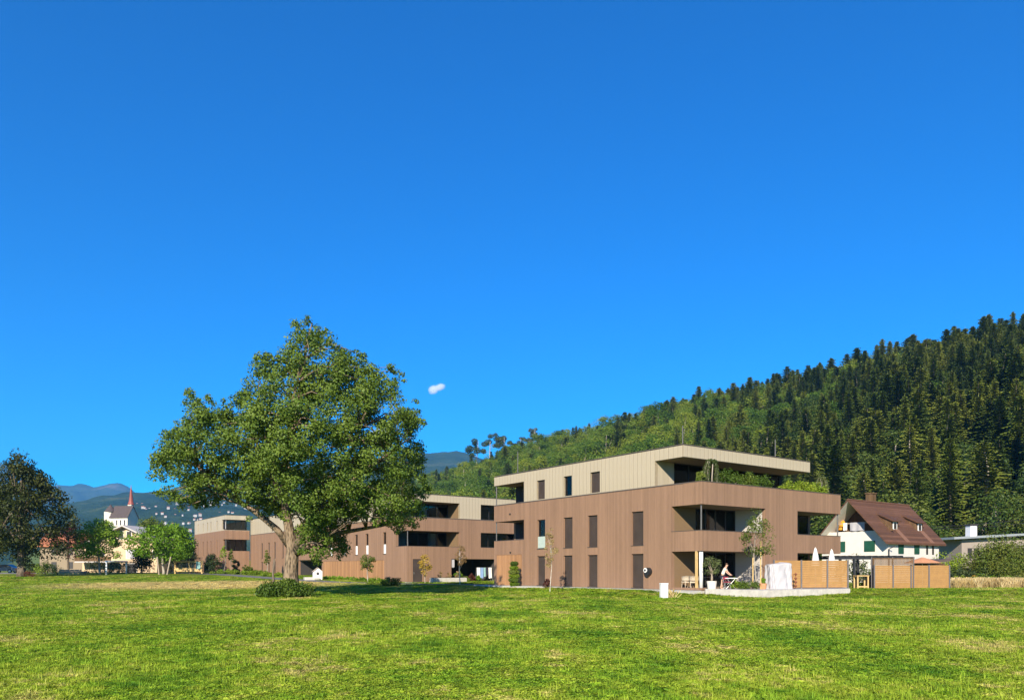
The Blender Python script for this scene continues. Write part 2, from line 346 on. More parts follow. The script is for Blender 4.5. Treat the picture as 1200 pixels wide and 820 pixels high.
M['tyre'] = plain('tyre', (0.02, 0.02, 0.02), 0.9)
M['bark'] = bark('pear_bark', (0.028, 0.020, 0.014), (0.25, 0.185, 0.12), 4.0)
M['bark_dark'] = bark('dark_bark', (0.05, 0.04, 0.03), (0.16, 0.125, 0.09), 2.0)
M['bark_grey'] = bark('grey_bark', (0.14, 0.115, 0.085), (0.36, 0.31, 0.25), 1.2)
M['bark_forest'] = bark('forest_bark', (0.06, 0.048, 0.035), (0.17, 0.14, 0.105), 1.2)
M['birch'] = bark('pale_bark', (0.38, 0.34, 0.28), (0.66, 0.62, 0.55), 4.0)
M['pear'] = foliage('pear_leaves', (0.028, 0.064, 0.007), (0.064, 0.122, 0.012), (0.135, 0.196, 0.024), 0.9, 0.22)
M['darkleaf'] = foliage('dark_copper_leaves', (0.018, 0.030, 0.006), (0.034, 0.048, 0.009), (0.085, 0.088, 0.016), 0.5, 0.2)
M['bright'] = foliage('bright_green_leaves', (0.080, 0.165, 0.008), (0.145, 0.270, 0.014), (0.22, 0.33, 0.025), 0.5, 0.3)
M['midleaf'] = foliage('mid_green_leaves', (0.055, 0.095, 0.010), (0.10, 0.145, 0.018), (0.17, 0.18, 0.03), 0.5, 0.3)
M['decid'] = foliage('hill_broadleaf', (0.060, 0.120, 0.010), (0.115, 0.190, 0.016), (0.210, 0.250, 0.022), 0.05, 0.25, 1.2, 0.35)
M['decid_dark'] = foliage('hill_broadleaf_dark', (0.035, 0.068, 0.010), (0.065, 0.105, 0.014), (0.125, 0.150, 0.022), 0.05, 0.22, 1.2, 0.35)
M['spruce'] = foliage('hill_spruce', (0.042, 0.068, 0.010), (0.086, 0.118, 0.014), (0.150, 0.172, 0.024), 0.05, 0.15, 1.2, 0.45)
M['pine'] = foliage('hill_pine', (0.035, 0.060, 0.02), (0.06, 0.085, 0.025), (0.09, 0.11, 0.03), 0.2, 0.12, 1.2, 0.2)
M['shrub'] = foliage('shrub_leaves', (0.06, 0.11, 0.012), (0.11, 0.17, 0.02), (0.19, 0.23, 0.04), 0.9, 0.28)
M['darkshrub'] = foliage('dark_evergreen_leaves', (0.02, 0.035, 0.012), (0.03, 0.05, 0.014), (0.05, 0.07, 0.018), 0.9, 0.15)
M['lime'] = foliage('lime_leaves', (0.12, 0.20, 0.012), (0.20, 0.29, 0.02), (0.29, 0.35, 0.03), 0.9, 0.3)
M['olive'] = foliage('olive_leaves', (0.07, 0.10, 0.03), (0.12, 0.15, 0.045), (0.19, 0.21, 0.075), 0.9, 0.25)
M['autumn'] = foliage('autumn_leaves', (0.26, 0.13, 0.015), (0.38, 0.22, 0.02), (0.46, 0.32, 0.05), 1.5, 0.3)
M['drybrown'] = foliage('dry_brown_leaves', (0.24, 0.15, 0.06), (0.34, 0.24, 0.10), (0.42, 0.33, 0.15), 1.5, 0.3)
M['redleaf'] = foliage('dark_red_leaves', (0.05, 0.015, 0.012), (0.10, 0.03, 0.02), (0.17, 0.06, 0.03), 1.5, 0.25)
M['reed'] = foliage('straw_reeds', (0.42, 0.30, 0.12), (0.56, 0.43, 0.20), (0.68, 0.55, 0.30), 0.8, 0.3)
M['roof'] = boards('brown_roof_tiles', (0.115, 0.055, 0.032), 0.26, dark=0.55, var=0.25, axis='horizontal', grain=0.8)
M['copper'] = plain('pale_copper_valley', (0.20, 0.10, 0.055), 0.6)

# ------------------------------------------------------------------ plants: generic builders
def unit(v): return v / np.maximum(np.linalg.norm(v, axis=-1, keepdims=True), 1e-9)
def leaf_arrays(centers, out, size, r, aspect=0.55, up=0.35, jit=0.9):
    """one folded diamond per centre; out = outward direction at that leaf"""
    n = len(centers)
    nrm = unit(out + np.array([0, 0, up]) + r.normal(0, jit, (n, 3)))
    t = unit(np.cross(nrm, r.normal(0, 1, (n, 3)))); b = np.cross(nrm, t)
    L = (size * r.uniform(0.65, 1.35, n))[:, None]; W = L * aspect
    p0 = centers - t * L * 0.5; p2 = centers + t * L * 0.5 - nrm * L * 0.12
    p1 = centers + b * W * 0.5 + nrm * L * 0.10; p3 = centers - b * W * 0.5 + nrm * L * 0.10
    V = np.stack([p0, p1, p2, p3], 1).reshape(-1, 3); Fc = np.arange(4 * n).reshape(n, 4)
    return V, Fc
def clump_leaves(cl, rad, per, size, r, flat=0.85, aspect=0.55, jit=0.9, up=0.35):
    """leaves spread through balls: cl (n,3) centres, rad (n,), per leaves for radius 1"""
    Vs = []; Fs = []; k = 0
    cnt = np.maximum(4, (per * rad ** 2)).astype(int)
    idx = np.repeat(np.arange(len(cl)), cnt); n = len(idx)
    d = unit(r.normal(0, 1, (n, 3))); q = r.uniform(0.15, 1.0, n) ** 0.5
    off = d * (q * rad[idx])[:, None]; off[:, 2] *= flat
    return leaf_arrays(cl[idx] + off, d, np.full(n, size), r, aspect, up, jit)

def broad_crown(h0, h1, rx, ry, nclump, crad, per, leaf, seed, shape=1.0, flat=0.8):
    """clump centres spread towards the shell of an uneven egg"""
    r = np.random.default_rng(seed)
    d = unit(r.normal(0, 1, (nclump, 3))); q = r.uniform(0.25, 1, nclump) ** 0.45
    a = np.arctan2(d[:, 1], d[:, 0]); lump = 1 + 0.16 * np.sin(a * 3 + seed) + 0.12 * np.sin(a * 5 + seed * 2 + d[:, 2] * 4)
    z = d[:, 2] * q; w = (1 - 0.28 * shape * z) * lump
    c = np.stack([d[:, 0] * q * rx * w, d[:, 1] * q * ry * w, h0 + (h1 - h0) * (0.5 + 0.5 * z)], 1)
    rad = crad * r.uniform(0.6, 1.25, nclump)
    V, Fc = clump_leaves(c, rad, per, leaf, r, flat)
    return c, V, Fc
def limb_mb(mb, base, tips, r0, r, trunk_top, n=6):
    """a tapering trunk and one bent limb to each tip"""
    base = Vector(base); top = Vector(trunk_top)
    mid = base.lerp(top, 0.5) + Vector((r.normal(0, .03), r.normal(0, .03), 0)) * (top - base).length
    mb.tube([base - Vector((0, 0, 0.15)), base + Vector((0, 0, (top.z-base.z)*0.06)), mid, top], [r0 * 1.45, r0 * 1.05, r0 * 0.8, r0 * 0.3], 10)
    for tp in tips:
        tp = Vector(tp); f = r.uniform(0.3, 0.95); st = (base.lerp(mid, f * 2) if f < .5 else mid.lerp(top, f * 2 - 1))
        m1 = st.lerp(tp, 0.5) + Vector((0, 0, 0.10 * (tp - st).length))
        rr = r0 * (0.42 - 0.22 * f)
        mb.tube([st, m1, tp], [rr, rr * 0.65, rr * 0.25], n)
def tree(name, label, cat, loc, h, trunk_h, rx, ry, leafmat, barkmat, seed, nclump=120, crad=None, per=60, leaf=0.25, r0=None, shape=1.0, group=None, nl=16, rz=0.0):
    root = empty(name, loc, rz, label, cat, group); r = np.random.default_rng(seed + 100)
    crad = crad or 0.26 * rx; r0 = r0 or 0.018 * h + 0.02
    c, V, Fc = broad_crown(trunk_h, h - crad * 0.5, rx - crad * 0.5, ry - crad * 0.5, nclump, crad, per, leaf, seed, shape)
    mb = MB(); tips = c[r.choice(len(c), min(nl, len(c)), replace=False)]
    limb_mb(mb, (0, 0, 0), tips, r0, r, (0, 0, trunk_h + (h - trunk_h) * 0.72))
    mb.build('trunk', barkmat, root, smooth=True)
    mesh_obj('crown', np_mesh('crown', V, Fc), leafmat, root)
    return root
def shrub(name, label, cat, loc, rx, ry, h, leafmat, seed, per=110, leaf=0.10, nclump=26, group=None, stem=True):
    root = empty(name, loc, 0, label, cat, group); r = np.random.default_rng(seed)
    n = nclump; a = r.uniform(0, 6.283, n); q = r.uniform(0, 1, n) ** 0.5
    cr = 0.30 * min(rx, h); zz = r.uniform(0.12, 1, n) * (1 - 0.45 * q ** 2)
    c = np.stack([np.cos(a) * q * (rx - cr * .6), np.sin(a) * q * (ry - cr * .6), np.maximum(cr * 0.7, zz * (h - cr * 0.8))], 1)
    rad = cr * r.uniform(0.7, 1.3, n)
    V, Fc = clump_leaves(c, rad, per / max(cr, .05) ** 2 * 0.35, leaf, r, 0.9)
    V[:, 2] = np.maximum(V[:, 2], 0.01)
    mesh_obj('foliage', np_mesh('foliage', V, Fc), leafmat, root)
    mb = MB()
    for k in range(min(8, n)):
        t = Vector(c[k]); mb.tube([(t.x * .15, t.y * .15, -0.05), (t.x * .5, t.y * .5, t.z * .55), t], [0.03 * h ** .5, 0.02 * h ** .5, 0.008], 5)
    mb.build('stems', M['bark_dark'], root, smooth=True)
    return root
def spruce_mesh(h, rb, seed, per=8, step=0.85, bare=0.12):
    r = np.random.default_rng(seed); V = []; Fc = []
    z = h * bare; k = 0
    while z < h * 0.985:
        t = (z - h * bare) / (h * (1 - bare)); L = rb * min(1.0, 0.55 + 1.6 * t) * (1 - t) ** 0.5 * r.uniform(0.72, 1.2) + 0.12
        nb = per if t < 0.7 else max(4, per - 2)
        for j in range(nb):
            a = 6.283 * (j + r.uniform(-.35, .35)) / nb + k * 0.7; l = L * r.uniform(0.7, 1.15); droop = r.uniform(0.10, 0.42)
            d = np.array([math.cos(a), math.sin(a), 0]); s = np.array([-math.sin(a), math.cos(a), 0])
            l *= r.choice([.6, .85, 1.0, 1.0, 1.1]); ns = 5 if l > 1.6 else 3; wd = 0.20 * l ** 0.6 + 0.14
            for q in range(ns):
                f0 = q / ns; f1 = (q + 1.2) / ns
                p0 = d * l * f0 + np.array([0, 0, z - droop * l * f0 ** 1.3]); p1 = d * l * f1 + np.array([0, 0, z - droop * l * f1 ** 1.3 + 0.10])
                w0 = wd * (1.15 - 0.5 * f0) * r.uniform(.7, 1.4)
                for sg in (-1, 1):                     # a drooping twig fan on either side
                    pm = (p0 + p1) / 2 + s * sg * w0 + d * w0 * .5 + np.array([0, 0, -w0 * r.uniform(.1, .8)])
                    n = len(V); V += [p0, p1, pm, (p0 + pm) / 2 - np.array([0, 0, .22])]; Fc.append((n, n+1, n+2, n+3))
        z += step * (1 - 0.5 * t) * r.uniform(.8, 1.2); k += 1
    n = len(V); V += [np.array([0.12,0,h*.93]), np.array([0,0,h*1.02]), np.array([-.12,0,h*.93]), np.array([0,.12,h*.93])]; Fc.append((n,n+1,n+2,n+3))
    return np.array(V), np.array(Fc)

def scatter(name, pts, rz, sc, idx, protos, kind='stuff', tilt=None):
    """one object holding thousands of plants: geometry nodes put a copy of a plant on every point"""
    me = bpy.data.meshes.new(name); me.vertices.add(len(pts)); me.vertices.foreach_set('co', np.asarray(pts, np.float32).ravel())
    rot = np.zeros((len(pts), 3), np.float32); rot[:, 2] = rz
    if tilt is not None: rot[:, 0] = tilt
    a = me.attributes.new('rot', 'FLOAT_VECTOR', 'POINT'); a.data.foreach_set('vector', rot.ravel())
    s3 = np.asarray(sc, np.float32); s3 = np.repeat(s3[:, None], 3, 1) if s3.ndim == 1 else s3
    a = me.attributes.new('siz', 'FLOAT_VECTOR', 'POINT'); a.data.foreach_set('vector', np.ascontiguousarray(s3, np.float32).ravel())
    a = me.attributes.new('which', 'INT', 'POINT'); a.data.foreach_set('value', np.asarray(idx, np.int32))
    o = bpy.data.objects.new(name, me); COL.objects.link(o); o['kind'] = kind
    pc = bpy.data.collections.new(name + '_plants')
    for i, p in enumerate(protos):
        q = bpy.data.objects.new('%03d_%s' % (i, name), p); pc.objects.link(q)
    ng = bpy.data.node_groups.new(name, 'GeometryNodeTree')
    ng.interface.new_socket('Geometry', in_out='INPUT', socket_type='NodeSocketGeometry'); ng.interface.new_socket('Geometry', in_out='OUTPUT', socket_type='NodeSocketGeometry')
    N = ng.nodes; gi = N.new('NodeGroupInput'); go = N.new('NodeGroupOutput')
    ci = N.new('GeometryNodeCollectionInfo'); ci.inputs['Collection'].default_value = pc; ci.inputs['Separate Children'].default_value = True; ci.inputs['Reset Children'].default_value = True
    ip = N.new('GeometryNodeInstanceOnPoints'); ip.inputs['Pick Instance'].default_value = True
    def attr(nm, ty):
        x = N.new('GeometryNodeInputNamedAttribute'); x.data_type = ty; x.inputs['Name'].default_value = nm
        return [s for s in x.outputs if s.enabled and s.name == 'Attribute'][0]
    ng.links.new(gi.outputs[0], ip.inputs['Points']); ng.links.new(ci.outputs[0], ip.inputs['Instance'])
    ng.links.new(attr('which', 'INT'), ip.inputs['Instance Index']); ng.links.new(attr('rot', 'FLOAT_VECTOR'), ip.inputs['Rotation']); ng.links.new(attr('siz', 'FLOAT_VECTOR'), ip.inputs['Scale'])
    ng.links.new(ip.outputs[0], go.inputs[0])
    md = o.modifiers.new('scatter', 'NODES'); md.node_group = ng
    return o

# ------------------------------------------------------------------ the ground: one sheet to the horizon
def grid_obj(name, xs, ys, zf, mat, kind='structure', smooth=True):
    xs = np.asarray(xs, float); ys = np.asarray(ys, float); gx, gy = np.meshgrid(xs, ys)
    V = np.stack([gx, gy, zf(gx, gy)], 2).reshape(-1, 3); nx = len(xs); i = np.arange(len(ys) - 1)[:, None] * nx + np.arange(nx - 1)[None, :]
    Fc = np.stack([i, i + 1, i + nx + 1, i + nx], 2).reshape(-1, 4)
    o = mesh_obj(name, np_mesh(name, V, Fc, smooth), mat); o['kind'] = kind; return o
xs = np.concatenate([[-14000, -4000, -1500, -600, -300], np.arange(-160, 161, 2.5), [300, 600, 1500, 4000, 14000]])
ys = np.concatenate([[-3000, -600, -100, -30, -10], np.arange(0, 170, 1.5), [200, 260, 400, 800, 2000, 5000, 14000]])
def meadow_z(x, y):
    return gz(x, y) + 0.03 * np.sin(x * 0.31 + y * 0.17) * np.sin(y * 0.23 - x * 0.11) * (np.abs(x) < 165) * (y > 3) * (y < 46)
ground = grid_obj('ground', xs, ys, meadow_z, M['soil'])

# grass and clover of the meadow
def tuft(seed, nb, h, sp, wide):
    r = np.random.default_rng(seed); V = []; Fc = []
    for k in range(nb):
        a = r.uniform(0, 6.283); q = sp * r.uniform(0, 1) ** .5; b = np.array([math.cos(a) * q, math.sin(a) * q, -0.01]); l = h * r.uniform(.5, 1.2)
        ln = np.array([math.cos(a + r.normal(0, 1.0)), math.sin(a + r.normal(0, 1.0)), 0]) * l * r.uniform(.15, .8); s = np.array([-ln[1], ln[0], 0]); s = s / max(1e-6, np.linalg.norm(s)) * wide * .5
        n = len(V); m = b + ln * .4 + np.array([0, 0, l * .62])
        V += [b - s, b + s, m + s * .8, m - s * .8, b + ln + np.array([0, 0, l * .92])]; Fc += [(n, n+1, n+2, n+3), (n+3, n+2, n+4, n+4)]
    V = np.array(V); me = bpy.data.meshes.new('grass_tuft'); me.from_pydata([tuple(v) for v in V], [], [f if f[3] != f[2] else f[:3] for f in Fc]); me.update(); me.materials.append(M['grass']); return me
def clover(seed, nb, h, sp, size):
    r = np.random.default_rng(seed); n = nb
    a = r.uniform(0, 6.283, n); q = sp * r.uniform(0, 1, n) ** .5
    c = np.stack([np.cos(a) * q, np.sin(a) * q, h * r.uniform(.35, 1.0, n)], 1)
    c3 = np.repeat(c, 3, 0); ang = np.tile(np.array([0, 2.09, 4.19]), n) + np.repeat(r.uniform(0, 6.28, n), 3)
    c3[:, 0] += np.cos(ang) * size * .45; c3[:, 1] += np.sin(ang) * size * .45
    V, Fc = leaf_arrays(c3, np.tile(np.array([0, -.2, 1.0]), (3 * n, 1)), np.full(3 * n, size), r, 0.85, 0.3, 0.45)
    me = np_mesh('clover_patch', V, Fc); me.materials.append(M['grass']); return me
GP = [tuft(1, 26, .085, .11, .010), tuft(2, 22, .07, .12, .011), tuft(3, 30, .105, .10, .009), clover(4, 22, .05, .13, .032), clover(5, 26, .06, .14, .028), tuft(6, 14, .17, .07, .008), clover(7, 7, .05, .10, .075)]
def band(y0, y1, dens, marg=1.35):
    n = int(dens * (y1 - y0) * (y0 + y1) / 2 * 1.334 * marg); y = np.sqrt(rng.uniform(y0 ** 2, y1 ** 2, n)); x = rng.uniform(-1, 1, n) * 0.667 * marg * y
    return x, y
P = []; S = []; I = []
for y0, y1, dens, s in ((7.5, 13, 230, .95), (13, 20, 110, 1.15), (20, 30, 46, 1.5), (30, 46, 22, 1.9), (46, 75, 8.0, 2.3), (75, 110, 3.0, 2.9)):
    x, y = band(y0, y1, dens); z = meadow_z(x, y); P.append(np.stack([x, y, z], 1))
    pat = np.sin(x * .5 + 1.3 * np.sin(y * .33)) * np.sin(y * .41 + x * .13)
    cl = rng.uniform(-1, 1, len(x)) < pat
    ii = np.where(cl, rng.integers(3, 5, len(x)), rng.choice([0, 1, 2, 0, 1, 2, 0, 5, 6], len(x)))
    S.append(s * rng.uniform(.65, 1.25, len(x))); I.append(ii)
P = np.concatenate(P); S = np.concatenate(S); I = np.concatenate(I)
CA, SA = 0.8128, 0.5825                                # the housing estate's axes: a = (CA, SA), b = (-SA, CA)
def loc_ab(x, y, cx, cy): return (x - cx) * CA + (y - cy) * SA, -(x - cx) * SA + (y - cy) * CA
C1 = (12.83, 52.0); C2 = (-11.9, 87.0); C3 = (-49.1, 131.5)
a1, b1 = loc_ab(P[:, 0], P[:, 1], *C1); a2, b2 = loc_ab(P[:, 0], P[:, 1], *C2)
PATH = [(6.5, 72.5), (-1.5, 76.5), (-10, 80), (-20, 88), (-45, 118), (-66, 134), (-90, 139)]
def path_dist(x, y):
    d = np.full(np.shape(x), 1e9)
    for (p, q) in zip(PATH[:-1], PATH[1:]):
        p = np.array(p); q = np.array(q); v = q - p; t = np.clip(((x - p[0]) * v[0] + (y - p[1]) * v[1]) / v.dot(v), 0, 1)
        d = np.minimum(d, np.hypot(x - p[0] - t * v[0], y - p[1] - t * v[1]))
    return d
keep = ~((a1 > -1.0) & (a1 < 17) & (b1 > -0.2) & (b1 < 26)) & ~((a2 > -.4) & (b2 > -.6) & (b2 < 60)) & (path_dist(P[:, 0], P[:, 1]) > 1.6)
TERR = [(12.83 - .9, 52 + .5), (15.65, 48.1), (22.9, 52.0), (26.8, 61.2)]
def in_poly(x, y, poly):
    ins = np.zeros(np.shape(x), bool); n = len(poly)
    for i in range(n):
        (xa, ya), (xb, yb) = poly[i], poly[(i + 1) % n]
        c = ((ya > y) != (yb > y)) & (x < (xb - xa) * (y - ya) / (yb - ya + 1e-12) + xa); ins ^= c
    return ins
keep &= ~in_poly(P[:, 0], P[:, 1], TERR)
P = P[keep]; S = S[keep]; I = I[keep]
g = scatter('meadow_grass', P, rng.uniform(0, 6.283, len(P)), np.stack([S, S, np.minimum(S, 0.85 + 0.25 * S)], 1), I, GP)
tag(g, 'mown green meadow grass with clover and straw coloured patches', 'grass')

# paths
def ribbon(name, pts, wd, mat, dz=0.012):
    V = []; Fc = []; n = len(pts); fine = []
    for (p, q) in zip(pts[:-1], pts[1:]):
        for k in range(8): fine.append((p[0] + (q[0]-p[0]) * k/8, p[1] + (q[1]-p[1]) * k/8))
    fine.append(pts[-1])
    for i, p in enumerate(fine):
        d = Vector((fine[min(i+1, len(fine)-1)][0] - fine[max(i-1,0)][0], fine[min(i+1, len(fine)-1)][1] - fine[max(i-1,0)][1])).normalized()
        for sgn in (-1, 1):
            x = p[0] - d.y * wd/2 * sgn; y = p[1] + d.x * wd/2 * sgn; V.append((x, y, float(gz(x, y)) + dz))
    Fc = [(2*i, 2*i+2, 2*i+3, 2*i+1) for i in range(len(fine) - 1)]
    o = mesh_obj(name, np_mesh(name, V, Fc), mat); o['kind'] = 'structure'; return o
ribbon('asphalt_path', PATH, 2.8, M['asphalt'], 0.03)
# ------------------------------------------------------------------ the apartment buildings
ANG = math.atan2(SA, CA)
def holed(name, plane, pos, out, u0, u1, z0, z1, holes, th, mats, parent):
    """a wall of thickness th with rectangular openings. plane 'a': a = pos, u runs along b; plane 'b': b = pos, u runs along a.
    out = -1: the outer face looks towards the negative side"""
    us = sorted({u0, u1} | {min(max(h[i], u0), u1) for h in holes for i in (0, 1)}); zs = sorted({z0, z1} | {min(max(h[i], z0), z1) for h in holes for i in (2, 3)})
    nu, nz = len(us) - 1, len(zs) - 1
    solid = [[not any(h[0] - 1e-6 <= (us[i]+us[i+1])/2 <= h[1] + 1e-6 and h[2] - 1e-6 <= (zs[j]+zs[j+1])/2 <= h[3] + 1e-6 for h in holes) for j in range(nz)] for i in range(nu)]
    f, k = pos, pos - out * th
    def pt(u, z, d): return (d, u, z) if plane == 'a' else (u, d, z)
    mb = MB()
    def q(*p):
        mb._add(p, [(0, 1, 2, 3)], 0)
    S = lambda i, j: 0 <= i < nu and 0 <= j < nz and solid[i][j]
    for i in range(nu):
        for j in range(nz):
            if not solid[i][j]: continue
            A, B, Cc, D = us[i], us[i+1], zs[j], zs[j+1]
            q(pt(A,Cc,f), pt(B,Cc,f), pt(B,D,f), pt(A,D,f)); q(pt(B,Cc,k), pt(A,Cc,k), pt(A,D,k), pt(B,D,k))
            if not S(i-1, j): q(pt(A,Cc,k), pt(A,Cc,f), pt(A,D,f), pt(A,D,k))
            if not S(i+1, j): q(pt(B,Cc,f), pt(B,Cc,k), pt(B,D,k), pt(B,D,f))
            if not S(i, j-1): q(pt(A,Cc,k), pt(B,Cc,k), pt(B,Cc,f), pt(A,Cc,f))
            if not S(i, j+1): q(pt(A,D,f), pt(B,D,f), pt(B,D,k), pt(A,D,k))
    o = mb.build(name, mats, parent)
    import bmesh
    bm = bmesh.new(); bm.from_mesh(o.data); bmesh.ops.remove_doubles(bm, verts=bm.verts, dist=1e-5); bmesh.ops.recalc_face_normals(bm, faces=bm.faces); bm.to_mesh(o.data); bm.free()
    return o
def slab(mb, plane, pos, out, u0, u1, z0, z1, d0, d1, m=0):
    """box on a wall: depth d0..d1 measured inwards from the outer face"""
    p, q = sorted((pos - out * d0, pos - out * d1))
    if plane == 'a': mb.box(p, q, u0, u1, z0, z1, m)
    else: mb.box(u0, u1, p, q, z0, z1, m)
def window(parent, plane, pos, out, u0, u1, z0, z1, kind='shutter', depth=0.16, sill=True, bars=(), lower=None):
    """window > frame, shutter or pane, sill; the parts lie inside the opening"""
    fr = MB(); t = 0.05
    for (p, q, a, b) in ((u0+.004, u0+t, z0+.004, z1-.004), (u1-t, u1-.004, z0+.004, z1-.004), (u0+t, u1-t, z0+.004, z0+t), (u0+t, u1-t, z1-t, z1-.004)): slab(fr, plane, pos, out, p, q, a, b, depth, depth + .08)
    for zb in bars: slab(fr, plane, pos, out, u0 + t, u1 - t, zb - .035, zb + .035, depth + .002, depth + .078)
    w_ = fr.build('window', M['frame'], parent)
    if kind == 'shutter':
        s = MB(); slab(s, plane, pos, out, u0 + t*.5, u1 - t*.5, z0 + .03, z1 - .03, depth - .03, depth - .004); s.build('shutter', M['shutter'], w_)
    else:
        s = MB(); slab(s, plane, pos, out, u0 + t, u1 - t, z0 + t, z1 - t, depth + .03, depth + .045); s.build('pane', M['glass'], w_)
        c = MB(); slab(c, plane, pos, out, u0 + t, u1 - t, z0 + t, z1 - t, depth + .28, depth + .30)
        if kind == 'curtain':
            c = MB(); wv = (u1 - u0) * 0.66; n = 14
            for i in range(n): slab(c, plane, pos, out, u1 - t - wv + wv * i / n, u1 - t - wv + wv * (i + 1) / n, z0 + t, z1 - t, depth + .20 + .02 * (i % 2), depth + .215 + .02 * (i % 2))
            c.build('curtain', M['curtain'], w_)
        elif kind == 'blind': c.build('blind', M['curtain'], w_)
        if lower:
            s = MB(); slab(s, plane, pos, out, u0 + .01, u1 - .01, z0 + .06, lower, depth - .10, depth - .085); s.build('glass_balustrade', M['frosted'], w_)
    if sill:
        s = MB(); slab(s, plane, pos, out, u0 - .03, u1 + .03, z0 - .04, z0 + .004 - .005, -.04, .14); s.build('sill', M['cap'], w_)
    return w_
def glazing(parent, plane, pos, out, u0, u1, z0, z1, n, curtains=()):
    """a glass front: frame, n panes"""
    fr = MB(); t = .07
    us = [u0 + (u1 - u0) * i / n for i in range(n + 1)]
    slab(fr, plane, pos, out, u0, u1, z0, z0 + t, 0, .09); slab(fr, plane, pos, out, u0, u1, z1 - t, z1, 0, .09)
    for i, u in enumerate(us):
        a = max(u0, u - t/2) if 0 < i < n else (u0 if i == 0 else u1 - t); slab(fr, plane, pos, out, a, a + t, z0 + t, z1 - t, .001, .089)
    g_ = fr.build('glass_front', M['frame'], parent)
    for i in range(n):
        s = MB(); slab(s, plane, pos, out, us[i] + t*.5, us[i+1] - t*.5, z0 + t, z1 - t, .04, .055); s.build('pane', M['glass'], g_)
        if i in curtains:
            c = MB(); k = 16
            for j in range(k):
                ua = us[i] + .08 + (us[i+1] - us[i] - .16) * j / k; slab(c, plane, pos, out, ua, ua + (us[i+1]-us[i]-.16)/k, z0 + .1, z1 - .1, .25 + .03 * (j % 2), .265 + .03 * (j % 2))
            c.build('curtain', M['plaster'], g_)
    return g_
def panels(parent, plane, pos, out, u0, u1, z0, z1, holes, pitch, mat, shared):
    """vertical metal sheets side by side, each one an object, cut around the openings"""
    n = max(1, round((u1 - u0) / pitch)); w_ = (u1 - u0) / n
    for i in range(n):
        a, b = u0 + i * w_ + .008, u0 + (i + 1) * w_ - .008
        cuts = sorted({a, b} | {h[k] for h in holes for k in (0, 1) if a < h[k] < b})
        for p, q in zip(cuts[:-1], cuts[1:]):
            if q - p < .02: continue
            zz = [(z0, z1)]
            for h in holes:
                if h[0] < (p + q) / 2 < h[1]: zz = [s for (s0, s1) in zz for s in ((s0, min(s1, h[2])), (max(s0, h[3]), s1)) if s[1] - s[0] > .03]
            for (s0, s1) in zz:
                key = (round(q - p, 3), round(s1 - s0, 3), plane)
                if key not in shared:
                    mb = MB(); slab(mb, plane, 0, out, 0, q - p, 0, s1 - s0, -.022, -.002); me = mb.mesh('panel'); me.materials.append(mat); shared[key] = me
                mesh_obj('panel', shared[key], mat, parent, (pos, p, s0) if plane == 'a' else (p, pos, s0))
def planks(parent, name, plane, pos, out, u0, u1, z0, z1, pitch, mat, depth=.03):
    back = MB(); slab(back, plane, pos, out, u0 + .003, u1 - .003, z0 + .003, z1 - .003, depth + .03, depth + .09); d = back.build(name, M['wood_dark'], parent)
    n = round((u1 - u0) / pitch); w_ = (u1 - u0) / n; me = None
    for i in range(n):
        mb = MB(); slab(mb, plane, pos, out, u0 + i * w_ + .006, u0 + (i + 1) * w_ - .006, z0 + .01, z1 - .01, depth - .004 * (i % 3), depth + .028); mb.build('plank', mat, d)
Z1, Z2, Z3, Z4 = 2.76, 4.16, 5.94, 7.48
ZS, ZR = 9.33, 10.18
T = .30
def boxes(parent, name, mat, pieces):
    for p in pieces: mb = MB(); mb.box(*p); mb.build(name, M[mat], parent)
def caps(parent, name, pieces): boxes(parent, name, 'cap', pieces)

# --- first building, with the terrace
B = empty('apartment_building', (C1[0], C1[1], 0), ANG, 'brown timber clad apartment building with beige penthouse floor, terrace and planted roof parapet', 'building')
LN, WD = 24.9, 16.7; D = 2.7
def bpx(px): r = (px - 600) / 900; return (12.83 - 52 * r) / (.5825 + .8128 * r)
def bz(px, v): y = 52 + .8128 * bpx(px); return EYE + (667 - v) / 900 * y
def z1px(zx): return 560 + zx / 3.904
def zv1(zy): return 500 + zy / 3.904
wins = []
for (xa, xb, ya, yb, k) in ((272,308,423,558,'glassrail'), (392,433,410,557,'shutter'), (503,547,399,553,'shutter'), (703,757,380,546,'shutter'),
                            (271,307,587,718,'shutter'), (392,432,582,721,'shutter'), (503,547,578,725,'shutter'), (703,757,573,730,'shutter')):
    pa, pb = z1px(xa), z1px(xb); pm = (pa + pb) / 2
    wins.append([bpx(pb), bpx(pa), bz(pm, zv1(yb)), bz(pm, zv1(ya)), k])
for i, wn_ in enumerate(wins):                         # the openings of one storey share their heights
    wn_[2], wn_[3] = (3.30, 5.80) if i < 4 else (0.16, 2.66)
h_left = [(0, D, Z2, Z3), (0, D, .25, Z1), (20.2, LN, Z2, Z3), (20.5, 24.5, .05, 2.85)] + [tuple(x[:4]) for x in wins]
holed('side_facade', 'a', 0, -1, 0, LN, .10, Z4, h_left, T, M['brown'], B)
for x in wins:
    if x[4] == 'shutter': window(B, 'a', 0, -1, *x[:4], 'shutter')
    else: window(B, 'a', 0, -1, *x[:4], 'curtain', bars=(4.35,), lower=4.35)
h_right = [(T, 7.0, Z2, Z3), (T, 7.0, .25, Z1), (10.9, WD, Z2, Z3), (10.9, WD, .25, Z1)]
holed('front_facade', 'b', 0, -1, T, WD, .10, Z4, h_right, T, M['brown'], B)
holed('rear_end_facade', 'b', LN, 1, T, WD - T, -.3, Z4, [(T, 2.3, Z2, Z3)], T, M['brown'], B)
holed('back_facade', 'a', WD, 1, T, LN, -.3, Z4, [(T, D, Z2, Z3), (T, D, .25, Z1)], T, M['brown'], B)
pl = MB(); pl.box(.05, WD - .05, .05, LN - .05, -.5, .10); pl.build('plinth', M['concrete'], B)
